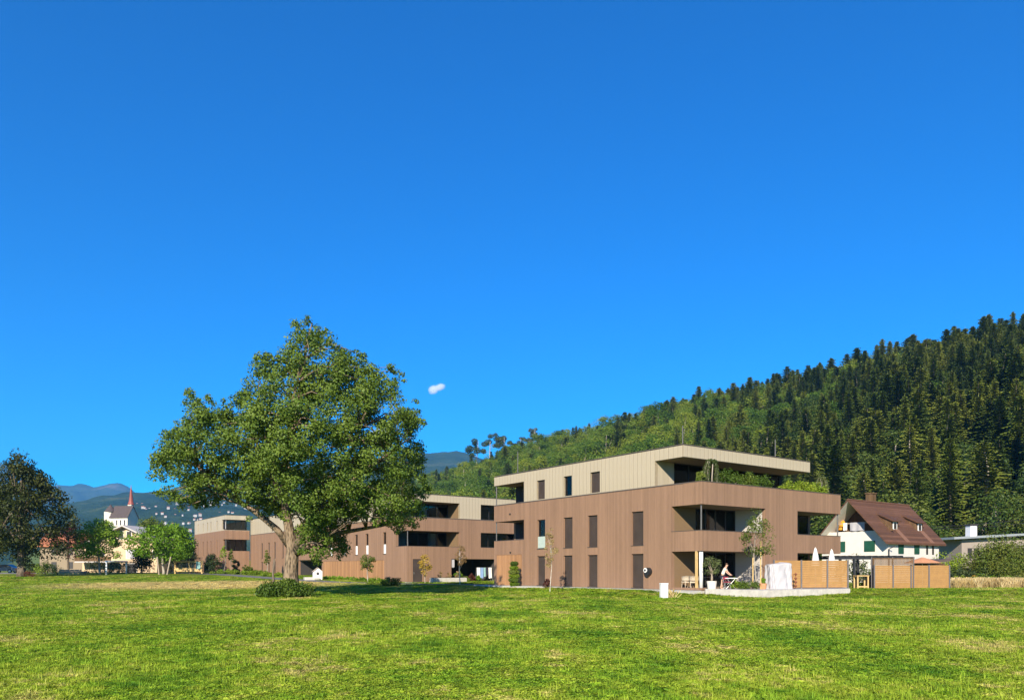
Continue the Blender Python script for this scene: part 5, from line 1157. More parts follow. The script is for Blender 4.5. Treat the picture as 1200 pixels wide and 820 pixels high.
# small flat roofed house behind the bushes
BG = empty('flat_roofed_house', (X(1127, 104), 104.0, 0), R(6), 'muted beige flat roofed house with white chimney half hidden by bushes', 'house')
d = MB(); d.box(0, 15, 0, 8, -.5, 5.6); d.build('wall', M['greige'], BG)
d = MB(); d.hexa([(-1.8, -1, 5.55), (16, -1, 6.5), (16, 9, 6.5), (-1.8, 9, 5.55), (-1.8, -1, 5.85), (16, -1, 6.8), (16, 9, 6.8), (-1.8, 9, 5.85)]); d.build('roof', M['steel'], BG)
d = MB(); d.box(3.5, 4.5, 3, 4, 5.8, 7.6); ch = d.build('chimney', M['white'], BG); d = MB(); d.box(3.4, 4.6, 2.9, 4.1, 7.6, 7.85); d.build('chimney_cap', M['frame'], ch)
for a_ in (.85, 1.75): d = MB(); d.box(a_, a_ + .62, -.05, -.003, 3.1, 4.4); d.build('window', M['frame'], BG)

# ------------------------------------------------------------------ fences, pergola
def board_fence(name, label, pts, z0, h, mat, group=None):
    """panels of stacked boards between dark posts"""
    c = pts[0]; root = empty(name, (c[0], c[1], z0), 0, label, 'fence', group)
    for i, p in enumerate(pts):
        d = MB(); x, y = p[0] - c[0], p[1] - c[1]; d.box(x - .05, x + .05, y - .05, y + .05, -.25, h + .04); d.build('post', M['post'], root)
    for p, q in zip(pts[:-1], pts[1:]):
        v = Vector((q[0] - p[0], q[1] - p[1])); L = v.length; ang = math.atan2(v.y, v.x); nb = int(h / .155); mb = MB(); bh = (h - .06) / nb
        for k in range(nb): mb.box(.06, L - .06, -.014, .014, .06 + k * bh, .06 + (k + 1) * bh - .008)
        o = mb.build('panel', M[mat], root, (p[0] - c[0], p[1] - c[1], 0), ang); o['kind'] = 'stuff'
    return root
def line(pa, pb, n): return [(pa[0] + (pb[0] - pa[0]) * i / n, pa[1] + (pb[1] - pa[1]) * i / n) for i in range(n + 1)]
board_fence('terrace_fence', 'honey coloured board fence on the concrete terrace', [(X(907, 52.6), 52.6), (X(939, 52.9), 52.9), (X(969.5, 53.1), 53.1), (X(993.5, 53.3), 53.3)], .205, 1.92, 'bamboo')
gx = [(X(p, 60 + i * .25), 60 + i * .25) for i, p in enumerate((1024.5, 1046.5, 1067.5, 1088.5, 1112.5))]
board_fence('garden_fence', 'honey coloured board fence in the grass beside the black pergola', gx, -.02, 1.85, 'bamboo')
up = empty('screen', (gx[0][0], gx[0][1] + .4, -.02), 0, 'dark slatted screen standing behind the garden fence panels', 'screen')
d = MB(); wS = X(1071, 60.4) - gx[0][0]
for k in range(9): d.box(0.05, wS - .05, -.02, .02, 1.86 + k * .065, 1.86 + k * .065 + .05)
o = d.build('slats', M['wood_dark'], up); o['kind'] = 'stuff'
for f in (0, .5, 1): d = MB(); d.box(f * wS - .04, f * wS + .04, .025, .09, -.2, 2.5); d.build('post', M['post'], up)
PG = empty('pergola', (X(1001, 60.6), 60.6, -.02), 0, 'black metal pergola between the two board fences', 'pergola')
pw = X(1022.5, 60.6) - X(1001, 60.6)
for x_ in (0, pw):
    for y_ in (0, 2.6): d = MB(); d.box(x_ - .09, x_ + .09, y_ - .09, y_ + .09, -.2, 2.35); d.build('post', M['black'], PG)
d = MB(); d.box(-1.9, X(1071, 60.6) - X(1001, 60.6), -.1, .1, 2.351, 2.52); d.build('beam', M['black'], PG); d = MB(); d.box(-1.9, 4.2, 2.5, 2.7, 2.351, 2.52); d.build('beam', M['black'], PG)
for k in range(12): d = MB(); x_ = -1.8 + k * .5; d.box(x_, x_ + .07, -.2, 2.9, 2.522, 2.62); d.build('rafter', M['black'], PG)
FR = empty('timber_stand', (X(1009, 59.8), 59.8, -.02), 0, 'small open frame of fresh timber standing under the black pergola', 'stand')
for x_ in (-.4, .4):
    for y_ in (-.3, .3): d = MB(); d.box(x_ - .05, x_ + .05, y_ - .05, y_ + .05, -.05, 1.0); d.build('leg', M['timber'], FR)
d = MB(); d.box(-.47, .47, -.37, .37, 1.001, 1.07); d.build('top', M['timber'], FR)
d = MB(); d.box(-.35, .35, -.33, -.27, .15, .25); d.build('rail', M['timber'], FR)
BN = empty('waste_bin', (X(1018, 62), 62.0, -.02), 0, 'black waste bin in the shade of the pergola', 'bin'); d = MB(); d.hexa([(-.25,-.28,0),(.25,-.28,0),(.25,.28,0),(-.25,.28,0),(-.32,-.35,1.0),(.32,-.35,1.0),(.32,.35,1.0),(-.32,.35,1.0)]); d.build('body', M['black'], BN); d = MB(); d.box(-.35, .35, -.38, .38, 1.002, 1.08); d.build('lid', M['black'], BN)
OC = empty('sun_canopy', (X(1081, 66), 66.0, 0), 0, 'orange red garden canopy peeking over the board fence', 'canopy'); d = MB(); d.lathe([(1.5, 2.05), (.8, 2.32), (.05, 2.55)], 12); d.build('canopy', M['terracotta'], OC); d = MB(); d.tube([(0, 0, -.1), (0, 0, 2.2)], .04, 8); d.build('pole', M['steel'], OC)
SH = empty('garden_shed', (X(1097, 74), 74.0, 0), R(8), 'dark timber garden shed behind the board fence', 'shed'); d = MB(); d.box(-.9, .9, 0, 2, -.1, 2.1); d.build('wall', M['wood_dark'], SH); d = MB(); d.hexa([(-1.2,-.4,2.1),(1.2,-.4,2.3),(1.2,2.4,2.3),(-1.2,2.4,2.1),(-1.2,-.4,2.25),(1.2,-.4,2.55),(1.2,2.4,2.55),(-1.2,2.4,2.25)]); d.build('roof', M['slate'], SH)
def parasol(px, y, vtop, label):
    x = X(px, y); zt = Zv(vtop, y); o = empty('parasol', (x, y, .0), 0, label, 'parasol', 'closed parasols behind the fence'); d = MB(); d.tube([(0, 0, -.1), (0, 0, zt)], .025, 8); d.build('pole', M['steel'], o)
    d = MB(); pr = [(.26, zt - 1.45), (.24, zt - 1.2), (.17, zt - .6), (.08, zt - .15), (.015, zt)]; n = 16; V = []
    for r_, z in pr:
        for k in range(n): a = 6.283 * k / n; q = r_ * (1 + .22 * (k % 2)); V.append((q * math.cos(a), q * math.sin(a), z))
    d._add(V, [(i*n+k, i*n+(k+1)%n, (i+1)*n+(k+1)%n, (i+1)*n+k) for i in range(4) for k in range(n)] + [tuple(range(n-1, -1, -1))]); d.build('canopy', M['fabric'], o, smooth=True)
parasol(955.5, 57, 641, 'closed white parasol with a dark finial behind the terrace fence'); parasol(974.5, 57.4, 643, 'closed white parasol near the right end of the terrace fence')
# overhead cables
def cable(label, pa, pb, sag, r=.035):
    pa, pb = Vector(pa), Vector(pb); pts = []
    for i in range(21): f = i / 20; q = pa.lerp(pb, f); q.z -= sag * 4 * f * (1 - f); pts.append(q)
    d = MB(); d.tube(pts, r, 6); tag(d.build('overhead_cable', M['frame'], None), label, 'cable', 'overhead cables')
yy = 112
pole_x, pole_y = X(1262, yy), yy
UP = empty('utility_pole', (pole_x, pole_y, 0), 0, 'wooden utility pole carrying the overhead cables beyond the bushes', 'pole'); d = MB(); d.tube([(0, 0, -.5), (0, 0, 10.6)], [.17, .11], 10); d.build('shaft', M['bark_grey'], UP); d = MB(); d.box(-.9, .9, -.06, .06, 9.9, 10.05); d.build('crossarm', M['grey_timber'], UP)
for k, (dz, lab) in enumerate(((9.98, 'topmost dark overhead cable in front of the forest'), (9.3, 'second overhead cable below the topmost one'), (6.3, 'third overhead cable above the flat roofed house'), (5.9, 'lowest overhead cable just above the flat roof'))):
    cable(lab, (X(1085, yy + 22), yy + 22, dz - 1.0 + .3 * k), (pole_x, pole_y, dz), .5, .05)

# ------------------------------------------------------------------ gardens: bushes and reeds at the right
def gat(px, y): return on(px, y)
shrub('viburnum_bush', 'big olive green bush beside the flat roofed house', 'bush', gat(1180, 82), 4.5, 3.0, 5.6, M['midleaf'], 201, per=420, leaf=.22, nclump=130)
shrub('dark_bush', 'dark green bush at the foot of the big olive bush', 'bush', gat(1192, 78), 2.6, 2.0, 3.2, M['midleaf'], 202, per=130, leaf=.2, nclump=50)
shrub('lime_bush', 'yellow green bush beside the corner of the white house', 'bush', gat(1116, 86), 2.6, 2.2, 4.2, M['lime'], 203, per=130, leaf=.22, nclump=60)
shrub('evergreen_hedge', 'dark bushes behind the golden reeds', 'bush', gat(1135, 80), 3.6, 1.6, 2.0, M['darkshrub'], 204, per=150, leaf=.18, nclump=60)
shrub('perennial_clump', 'fresh green perennials in front of the dark bushes', 'plant', gat(1163, 70), 2.2, .9, 1.5, M['bright'], 205, per=120, leaf=.14, nclump=40)
shrub('yellow_flowers', 'golden flowering perennials beside the board fence end', 'plant', gat(1139, 70), 1.0, .6, 1.05, M['autumn'], 206, leaf=.12)
shrub('perennial_clump', 'light green perennials at the end of the board fence', 'plant', gat(1124, 69), .9, .6, 1.2, M['lime'], 207, leaf=.12)
shrub('white_flowers', 'pale flowering bush right of the fresh green perennials', 'plant', gat(1186, 72), 1.2, .8, 1.2, M['olive'], 208, leaf=.14)
shrub('orchard_bush', 'grey green bush in front of the white house gable', 'bush', gat(1003, 70), 2.1, 1.2, 3.5, M['olive'], 209, per=90, leaf=.2, nclump=36)
shrub('garden_bush', 'green bush under the black pergola', 'bush', gat(1012, 63.5), .9, .7, 1.5, M['shrub'], 210)
rr = np.random.default_rng(9); n = 3600; ry = rr.uniform(61.5, 68, n); rp = rr.uniform(1114, 1330, n); rx = X(rp, ry)
RB = []
for k in range(3):
    V = []; Fc = []; r = np.random.default_rng(k)
    for j in range(22):
        a = r.uniform(0, 6.28); q = r.uniform(0, .16); b = np.array([math.cos(a) * q, math.sin(a) * q, -.02]); h = r.uniform(.5, 1.0); ln = np.array([r.normal(0, .14), r.normal(0, .14), h]); s = np.array([.012, .006 * r.normal(), 0]); m_ = len(V)
        V += [b - s, b + s, b + ln * .7 + s, b + ln * .7 - s]; V += [b + ln * .7 - s * 2, b + ln * .7 + s * 2, b + ln + s * .8, b + ln - s * .8]; Fc += [(m_, m_+1, m_+2, m_+3), (m_+4, m_+5, m_+6, m_+7)]
    me = np_mesh('reed_tuft', np.array(V), np.array(Fc)); me.materials.append(M['reed']); RB.append(me)
tag(scatter('reed_strip', np.stack([rx, ry, gz(rx, ry)], 1), rr.uniform(0, 6.28, n), rr.uniform(.45, .95, n), rr.integers(0, 3, n), RB), 'strip of golden straw coloured tall grass beside the board fence', 'tall grass')
q = on(788, 47.6); tg = RB[0].copy(); o = mesh_obj('dry_grass_tuft', tg, M['reed'], None, q); o.scale = (1.5, 1.5, .62); tag(o, 'dry straw coloured grass tuft beside the white service post', 'grass tuft')

# ------------------------------------------------------------------ saplings and shrubs before the buildings
def sapling(name, label, px, y, vtop, wpx, mat, seed, barkm='bark_grey', crown0=.38, per=60, leaf=.12, stake=False, r0=.035, ncl=44, z=None, shape=.8):
    x = X(px, y); z = float(gz(x, y)) if z is None else z; h = Zv(vtop, y) - z; rx = wpx / 2 * y / 900
    return tree(name, label, 'tree', (x, y, z), h, h * crown0, rx, rx, M[mat], M[barkm], seed, ncl, max(.12, rx * .3), per / max(.12, rx * .3) ** 2 * .30, leaf, r0, shape, nl=12)
sapling('young_tree', 'small round topped young tree in front of the plank garage doors', 431, 86, 647, 20, 'midleaf', 401, r0=.06, leaf=.16, per=110)
sapling('autumn_sapling', 'orange leaved autumn sapling beside the dark door', 498, 83.5, 648, 20, 'autumn', 402, r0=.04, leaf=.15, crown0=.25, per=90)
sapling('birch_sapling', 'white stemmed sapling with thin crown before the carport', 539, 80.5, 637, 15, 'drybrown', 403, 'birch', .45, r0=.05, leaf=.12, per=90)
sapling('dry_sapling', 'slender sapling with dry tan leaves before the shuttered facade', 644.5, 57.5, 617, 17, 'drybrown', 404, 'birch', .34, r0=.02, leaf=.085, per=150, shape=.9)
sapling('path_sapling', 'slim young tree close to the tall shuttered windows behind the pear trunk', 313, 116, 643, 8, 'midleaf', 405, crown0=.35, r0=.06, leaf=.2)
sapling('path_sapling', 'thin yellowish sapling in front of the far building corner', 262, 121, 638, 8, 'lime', 406, crown0=.45, r0=.05, leaf=.2, per=40)
sapling('path_sapling', 'thin green sapling right of the yellowish sapling at the far building', 271, 122, 642, 7, 'midleaf', 407, crown0=.4, r0=.05, leaf=.2, per=44)
shrub('dark_conifer', 'dense dark conifer shrub beside the timber play frame', 'bush', gat(249, 123), 1.5, 1.3, 3.6, M['darkshrub'], 411, per=140, leaf=.22, nclump=50)
shrub('dark_conifer', 'small dark shrub behind the thin green sapling', 'bush', gat(276, 125), .8, .8, 2.4, M['darkshrub'], 412, leaf=.2)
shrub('round_shrub', 'round green shrub near the far building step', 'bush', gat(290, 125), .9, .8, 1.9, M['midleaf'], 413, leaf=.2)
for k, (px, y, rx, h, lab) in enumerate(((262, 120.5, 2.4, .9, 'yellow green ground shrubs below the dark conifer'), (280, 120, 2.0, .8, 'yellow green ground shrubs below the thin saplings'), (299, 117, 1.8, .9, 'green ground shrubs left of the pear trunk'), (318, 110, 1.6, .8, 'green ground shrubs beside the slim young tree'))):
    shrub('ground_shrubs', lab, 'bush', gat(px, y), rx, 1.0, h, M['lime'], 420 + k, per=150, leaf=.17, nclump=36)
shrub('round_bush', 'dark round bush in the shade of the pear tree', 'bush', gat(458, 73), 1.0, .8, 1.25, M['shrub'], 431, per=140, leaf=.13)
shrub('round_bush', 'sunlit low bush left of the dark round bush', 'bush', gat(442, 77), 1.3, .8, .9, M['lime'], 432, per=120, leaf=.12)
for k in range(9):
    px = 381 + k * 8.5; shrub('bed_plants', 'low green bedding plants along the plank garage doors', 'plant', gat(px, 101 - k * 1.55), .7, .5, .55, M['bright'], 440 + k, leaf=.14, nclump=14, group='plants along the garage doors')
shrub('red_shrub', 'small dark red shrub before the shuttered facade', 'bush', to_w(-1.3, bpx(655), C1) + (-.02,), .38, .35, .85, M['redleaf'], 451, leaf=.09)
# tiered topiary
tx, ty = to_w(-1.15, bpx(614.5), C1); TO = empty('topiary', (tx, ty, 0.0), 0, 'clipped green topiary of stacked cushions before the plank door', 'topiary'); r = np.random.default_rng(8)
d = MB(); d.tube([(0, 0, -.1), (.02, 0, 2.0)], [.05, .02], 6); d.build('stem', M['bark_dark'], TO)
for k in range(6):
    zc = .22 + k * .36; rad = (.48, .47, .45, .45, .40, .28)[k]; n = 16; a = r.uniform(0, 6.283, n); q_ = rad * .75 * np.sqrt(r.uniform(0, 1, n)); c = np.stack([np.cos(a) * q_, np.sin(a) * q_, np.full(n, zc)], 1)
    V, Fc = clump_leaves(c, np.full(n, .24), 2600, .075, r, .85); mesh_obj('cushion', np_mesh('cushion', V, Fc), M['shrub'] if k % 2 else M['lime'], TO)
# white service post, playhouse, planter
q = on(778, 47.4, -.1); WP = empty('service_post', q, R(14), 'white rectangular service post standing in the meadow', 'post'); d = MB(); d.bbox(-.22, .22, -.16, .16, 0, 1.0, .02); d.build('casing', M['white'], WP); d = MB(); d.bbox(-.235, .235, -.175, .175, 1.001, 1.06, .015); d.build('cap', M['white'], WP)
q = on(372, 98); PH = empty('playhouse', q, R(20), 'small white gabled playhouse by the carport passage', 'playhouse')
d = MB(); d._add([(-.55, -.5, 0), (.55, -.5, 0), (.55, -.5, 1.05), (0, -.5, 1.5), (-.55, -.5, 1.05), (-.55, .5, 0), (.55, .5, 0), (.55, .5, 1.05), (0, .5, 1.5), (-.55, .5, 1.05)], [(0,1,2,3,4), (9,8,7,6,5), (0,5,6,1), (1,6,7,2), (2,7,8,3), (3,8,9,4), (4,9,5,0)]); d.build('wall', M['white'], PH)
d = MB(); gable_roof(d, -.55, .55, -.5, .5, 1.06, .46, .1, .05, 'y'); d.build('roof', M['grey_timber'], PH); d = MB(); d.box(-.16, .14, -.53, -.503, .62, .95); d.build('window', M['frame'], PH)
q = on(365, 97); SB = empty('sandbox', q, R(20), 'low white sandbox in front of the white playhouse', 'sandbox'); d = MB()
for (a0, a1, b0, b1) in ((-.9, .9, -.9, -.8), (-.9, .9, .8, .9), (-.9, -.8, -.8, .8), (.8, .9, -.8, .8)): d = MB(); d.box(a0, a1, b0, b1, -.05, .35); d.build('side', M['concrete'], SB)
d = MB(); d.box(-.8, .8, -.8, .8, -.05, .22); d.build('sand', M['gravel'], SB)
pa = to_w(2.2, -1.6, C2); PLt = empty('planter_bench', (pa[0], pa[1], 0), ANG, 'long pale concrete planter bench beside the dark door', 'planter'); d = MB(); d.bbox(0, 4.6, -.35, .35, -.05, .55, .03); d.build('trough', M['concrete'], PLt); d = MB(); d.box(.1, 4.5, -.25, .25, .551, .60); d.build('soil', M['forest_floor'], PLt)
for k in range(3): p = to_w(3.4 + k * 1.2, -1.6, C2); shrub('planter_grass', 'dry ornamental plant growing in the long concrete planter bench', 'plant', (p[0], p[1], .58), .35, .3, (.9, .6, 1.0)[k], M['drybrown'], 460 + k, leaf=.11, nclump=10, group='plants in the concrete planter')
# carport: laundry, plants
ca = a2_(529)
LR = to_w(ca + 3.9, .6, C2); LR2 = to_w(ca + 5.9, .6, C2); LRk = empty('drying_rack', (LR[0], LR[1], .1), ANG, 'metal drying rack hung with laundry in the carport', 'rack')
for x_ in (0, 2.2): d = MB(); d.tube([(x_, -.2, 0), (x_, 0, 1.62), (x_, .2, 0)], .02, 6); d.build('leg', M['steel'], LRk)
d = MB(); d.tube([(-.05, 0, 1.63), (2.25, 0, 1.63)], .02, 6); d.build('rail', M['steel'], LRk)
for k, (f0, f1, z0, mt, lab, ct) in enumerate(((.0, .5, .5, 'white', 'white shirt on the drying rack in the carport', 'shirt'), (.55, .95, .35, 'blue', 'light blue shirt on the drying rack in the carport', 'shirt'), (1.0, 1.3, .55, 'teal', 'grey green towel on the drying rack in the carport', 'towel'), (1.35, 1.65, .75, 'shorts', 'dark trousers on the drying rack in the carport', 'trousers'), (1.7, 2.2, .35, 'fabric', 'cream sheet at the end of the drying rack in the carport', 'sheet'))):
    p0 = to_w(ca + 3.9 + f0, .53, C2); p1 = to_w(ca + 3.9 + f1, .53, C2); cloth('laundry', lab, ct, p0, p1, z0 + .1, 1.74, mt, 20 + k, amp=.035)
p0 = to_w(ca + .12, .12, C2); p1 = to_w(ca + .45, .12, C2); cloth('curtain', 'white curtain gathered at the carport edge', 'curtain', p0, p1, 1.75, 2.70, 'tarp', 31)
for k, (da, db, rx, h, mt, lab) in enumerate(((.5, -.8, .7, 1.5, 'bright', 'fresh green bush at the left edge of the carport'), (1.6, -.5, .6, .9, 'shrub', 'green bush behind the white stemmed sapling'), (2.6, -.4, .55, 1.15, 'redleaf', 'reddish plant in the middle of the carport'), (3.4, -.5, .4, .95, 'bright', 'green tomato plant beside the laundry'))):
    p = to_w(ca + da, db, C2); shrub('carport_plant', lab, 'plant', (p[0], p[1], .0), rx, .4, h, M[mt], 470 + k, leaf=.13)
# ------------------------------------------------------------------ life on the terrace
TZ = .206; FZ = .221
def wicker_chair(x, y, rz, label):
    o = empty('wicker_chair', (x, y, FZ), rz, label, 'chair', 'wicker chairs in the loggia')
    d = MB(); d.bbox(-.27, .27, -.25, .25, .36, .46, .02); d.build('seat', M['wicker'], o)
    d = MB(); n = 14; V = []
    for j in range(2):
        for (off, zz) in ((0, .47), (.03, .60), (.05, .80)):
            for i in range(n): a = math.pi * (-.08 + 1.16 * i / (n - 1)); R_ = .285 + off + .035 * j; V.append((R_ * math.cos(a), .02 + R_ * math.sin(a) * .95, zz + (.05 * math.sin(a) if zz > .7 else 0)))
    Fs = []
    for j in range(2):
        for k in range(2):
            for i in range(n - 1): a = j*3*n + k*n + i; Fs.append((a, a+1, a+n+1, a+n))
    for i in range(n - 1): Fs.append((2*n + i, 2*n + i + 1, 5*n + i + 1, 5*n + i)); Fs.append((i, i + 1, 3*n + i + 1, 3*n + i))
    for e in (0, n - 1):
        for k in range(2): Fs.append((k*n + e, (k+1)*n + e, (4+k)*n + e, (3+k)*n + e))
    d._add(V, Fs); d.build('backrest', M['wicker'], o, smooth=True)
    for sx in (-1, 1):
        for sy in (-1, 1): d = MB(); d.tube([(sx * .22, sy * .20, .37), (sx * .25, sy * .23, 0)], [.025, .018], 8); d.build('leg', M['wicker'], o)
    return o
wicker_chair(X(813.5, 53.4), 53.4, R(160), 'pale wicker armchair seen from behind at the loggia table'); wicker_chair(X(804.5, 54.0), 54.0, R(200), 'pale wicker armchair beside the ochre loggia wall')
def table(x, y, rz, w_, dp, h, label, top, legm, fold=False, zb=FZ):
    o = empty('folding_table' if fold else 'garden_table', (x, y, zb), rz, label, 'table'); d = MB(); d.bbox(-w_/2, w_/2, -dp/2, dp/2, h - .04, h, .008); d.build('top', top, o)
    if fold:
        for y_ in (-dp/2 + .06, dp/2 - .06):
            for s in (-1, 1): d = MB(); d.tube([(s * w_ * .42, y_ + s * .012, 0), (-s * w_ * .36, y_ + s * .012, h - .04)], .016, 6); d.build('leg', legm, o)
    else:
        for sx in (-1, 1):
            for sy in (-1, 1): d = MB(); d.box(sx * (w_/2 - .06) - .03, sx * (w_/2 - .06) + .03, sy * (dp/2 - .06) - .03, sy * (dp/2 - .06) + .03, 0, h - .041); d.build('leg', legm, o)
    return o
table(X(822, 54.6), 54.6, ANG, 1.3, .8, .74, 'dark garden table behind the white column', M['frame'], M['frame'])
table(X(855, 51.3), 51.3, R(8), .85, .55, .74, 'small folding table with crossed metal legs on the terrace', M['white'], M['steel'], True, TZ)
d = MB(); px_, py_ = X(852, 51.2), 51.2
RC = empty('folding_chair', (X(851.5, 50.95), 50.95, TZ), R(20), 'folding chair with red cushion beside the standing person', 'chair')
for s in (-1, 1):
    d = MB(); d.tube([(s * .2, -.2, 0), (s * .2, .18, .82)], .013, 6); d.build('leg', M['steel'], RC); d = MB(); d.tube([(s * .18, .2, 0), (s * .18, -.2, .46)], .013, 6); d.build('leg', M['steel'], RC)
d = MB(); d.bbox(-.2, .2, -.2, .16, .44, .50, .02); d.build('cushion', M['red'], RC); d = MB(); d.box(-.2, .2, .12, .145, .62, .82); d.build('backrest', M['red'], RC)

def skin_obj(name, verts, edges, rads, mat, parent=None, sub=2, root=0):
    me = bpy.data.meshes.new(name); me.from_pydata(verts, edges, []); me.update(); o = bpy.data.objects.new(name, me); COL.objects.link(o)
    if parent is not None: o.parent = parent
    sk = o.modifiers.new('skin', 'SKIN'); sk.use_smooth_shade = True; sl_ = me.skin_vertices[0].data
    for i, r_ in enumerate(rads): sl_[i].radius = r_ if isinstance(r_, tuple) else (r_, r_); sl_[i].use_root = (i == root)
    sb = o.modifiers.new('smooth', 'SUBSURF'); sb.levels = sub; sb.render_levels = sub; me.materials.append(mat); return o
PE = empty('person', (X(846.5, 51.65), 51.65, TZ), R(-28), 'person in cream top and dark shorts standing bent over the small table', 'person')
# local frame: the person looks towards +x; bent forward from the hip, arms reaching to the table
vs = [(0, 0, .90), (.05, 0, 1.06), (.13, 0, 1.22), (.20, 0, 1.38), (.245, 0, 1.47), (.29, 0, 1.545), (.315, 0, 1.63),       # 0 pelvis .. 6 skull
      (.19, .17, 1.36), (.32, .20, 1.13), (.50, .15, .98), (.57, .13, .94),                                              # 7-10 left arm
      (.19, -.17, 1.36), (.30, -.21, 1.12), (.47, -.16, .97), (.54, -.14, .93),                                          # 11-14 right arm
      (0, .095, .84), (.03, .10, .47), (-.02, .105, .08), (.0, .105, .035), (.15, .11, .025),                            # 15-19 left leg
      (0, -.095, .84), (.0, -.10, .47), (-.08, -.105, .08), (-.06, -.105, .035), (.09, -.11, .025)]                      # 20-24 right leg
es = [(0,1),(1,2),(2,3),(3,4),(4,5),(5,6),(3,7),(7,8),(8,9),(9,10),(3,11),(11,12),(12,13),(13,14),(0,15),(15,16),(16,17),(17,18),(18,19),(0,20),(20,21),(21,22),(22,23),(23,24)]
rd = [(.14,.115),(.125,.10),(.145,.105),(.13,.09),.055,.085,.088, .052,.04,.03,.036, .052,.04,.03,.036, .085,.057,.04,.042,.03, .085,.057,.04,.042,.03]
skin_obj('body', vs, es, rd, M['skin'], PE)
for s in (1, -1):                                       # hands: five fingers each
    for k in range(5):
        b = Vector((.56 if s > 0 else .53, s * .135 + (k - 2) * .018, .935)); ln = (.05, .075, .082, .076, .06)[k]
        if k == (0 if s > 0 else 4): e = b + Vector((.03, -s * .05, -.02))
        else: e = b + Vector((ln, 0, -.035))
        skin_obj('finger', [tuple(b), tuple(b.lerp(e, .55) + Vector((0, 0, .012))), tuple(e)], [(0, 1), (1, 2)], [.010, .009, .007], M['skin'], PE, 1)
skin_obj('shirt', [(.01, 0, .93), (.05, 0, 1.06), (.13, 0, 1.22), (.195, 0, 1.37), (.19, .16, 1.36), (.26, .19, 1.22), (.19, -.16, 1.36), (.25, -.195, 1.22)], [(0,1),(1,2),(2,3),(3,4),(4,5),(3,6),(6,7)], [(.155,.13),(.145,.12),(.16,.125),(.145,.105),.068,.062,.068,.062], M['shirt'], PE)
skin_obj('shorts', [(0, 0, .90), (0, .095, .83), (.02, .10, .60), (0, -.095, .83), (.0, -.10, .60)], [(0,1),(1,2),(0,3),(3,4)], [(.15,.125),.105,.088,.105,.088], M['shorts'], PE)
skin_obj('hair', [(.245, 0, 1.60), (.285, 0, 1.675), (.345, 0, 1.70)], [(0,1),(1,2)], [.075, .09, .06], M['hair'], PE)
d = MB(); d.lathe([(.008, 0), (.014, .012), (.006, .024)], 8, (.40, 0, 1.575)); d.build('nose', M['skin'], PE, smooth=True)

def potted(name, label, x, y, pot_r, pot_h, trunk_h, cr, ch, mat, seed, potm='pot', leaf=.08, tr=.05, per=120, zb=TZ):
    o = empty(name, (x, y, zb), 0, label, 'potted plant'); d = MB(); d.lathe([(pot_r * .78, 0), (pot_r, pot_h), (pot_r * .88, pot_h), (pot_r * .86, pot_h - .06)], 18); d.build('pot', M[potm], o, smooth=False)
    r = np.random.default_rng(seed); n = 24; a = r.uniform(0, 6.283, n); q = np.sqrt(r.uniform(0, 1, n)) * cr * .75; z = pot_h + trunk_h + r.uniform(0, 1, n) * ch * .85 * (1 - .3 * (q / cr) ** 2)
    c = np.stack([np.cos(a) * q, np.sin(a) * q, z], 1); rad = np.full(n, cr * .34) * r.uniform(.7, 1.2, n); V, Fc = clump_leaves(c, rad, per / (cr * .34) ** 2 * .5, leaf, r, .9); mesh_obj('crown', np_mesh('crown', V, Fc), M[mat], o)
    d = MB(); d.tube([(0, 0, pot_h - .05), (.02, 0, pot_h + trunk_h * .6), (0, .01, pot_h + trunk_h + ch * .3)], [tr, tr * .8, tr * .5], 8)
    for k in range(7): d.tube([(0, 0, pot_h + trunk_h * .8), tuple(c[k])], [tr * .4, .008], 5)
    d.build('trunk', M['grey_timber'], o, smooth=True); return o
potted('potted_olive', 'potted olive tree in a white pot beside the white column', X(834, 51.6), 51.6, .34, .52, .55, .74, 1.25, 'olive', 501, leaf=.10, tr=.08, per=80)
shrub('terrace_plant', 'yellow green plant right of the small folding table', 'plant', (X(861, 51.2), 51.2, TZ), .36, .3, .78, M['lime'], 502, leaf=.1)
shrub('dwarf_pine', 'low spreading dwarf pine on the terrace edge', 'bush', (X(877, 50.6), 50.6, TZ + .0), .85, .5, .72, M['shrub'], 503, leaf=.09, nclump=34)
potted('potted_plant', 'small plant in a terracotta pot at the foot of the staked tree', X(894, 51.0), 51.0, .26, .38, .02, .22, .35, 'bright', 504, 'terracotta', .07, .02)
# staked slender tree
ST = tree('terrace_tree', 'slender young tree held by two timber stakes on the terrace', 'tree', (X(886.5, 51.1), 51.1, TZ), Zv(592, 51.1) - TZ, 1.75, 1.15, 1.0, M['midleaf'], M['bark_grey'], 505, 60, .34, 260, .13, .04, 1.9, nl=18)
for k, (px, vt) in enumerate(((882.3, 653), (891.5, 634))):
    d = MB(); zt = Zv(vt, 50.9) - TZ; d.tube([(0, 0, 0), (.0, 0, zt)], .045, 8); tag(d.build('tree_stake', M['timber'], None, (X(px, 50.9), 50.9, TZ)), ('shorter timber stake at the slender terrace tree', 'taller timber stake at the slender terrace tree')[k], 'stake')
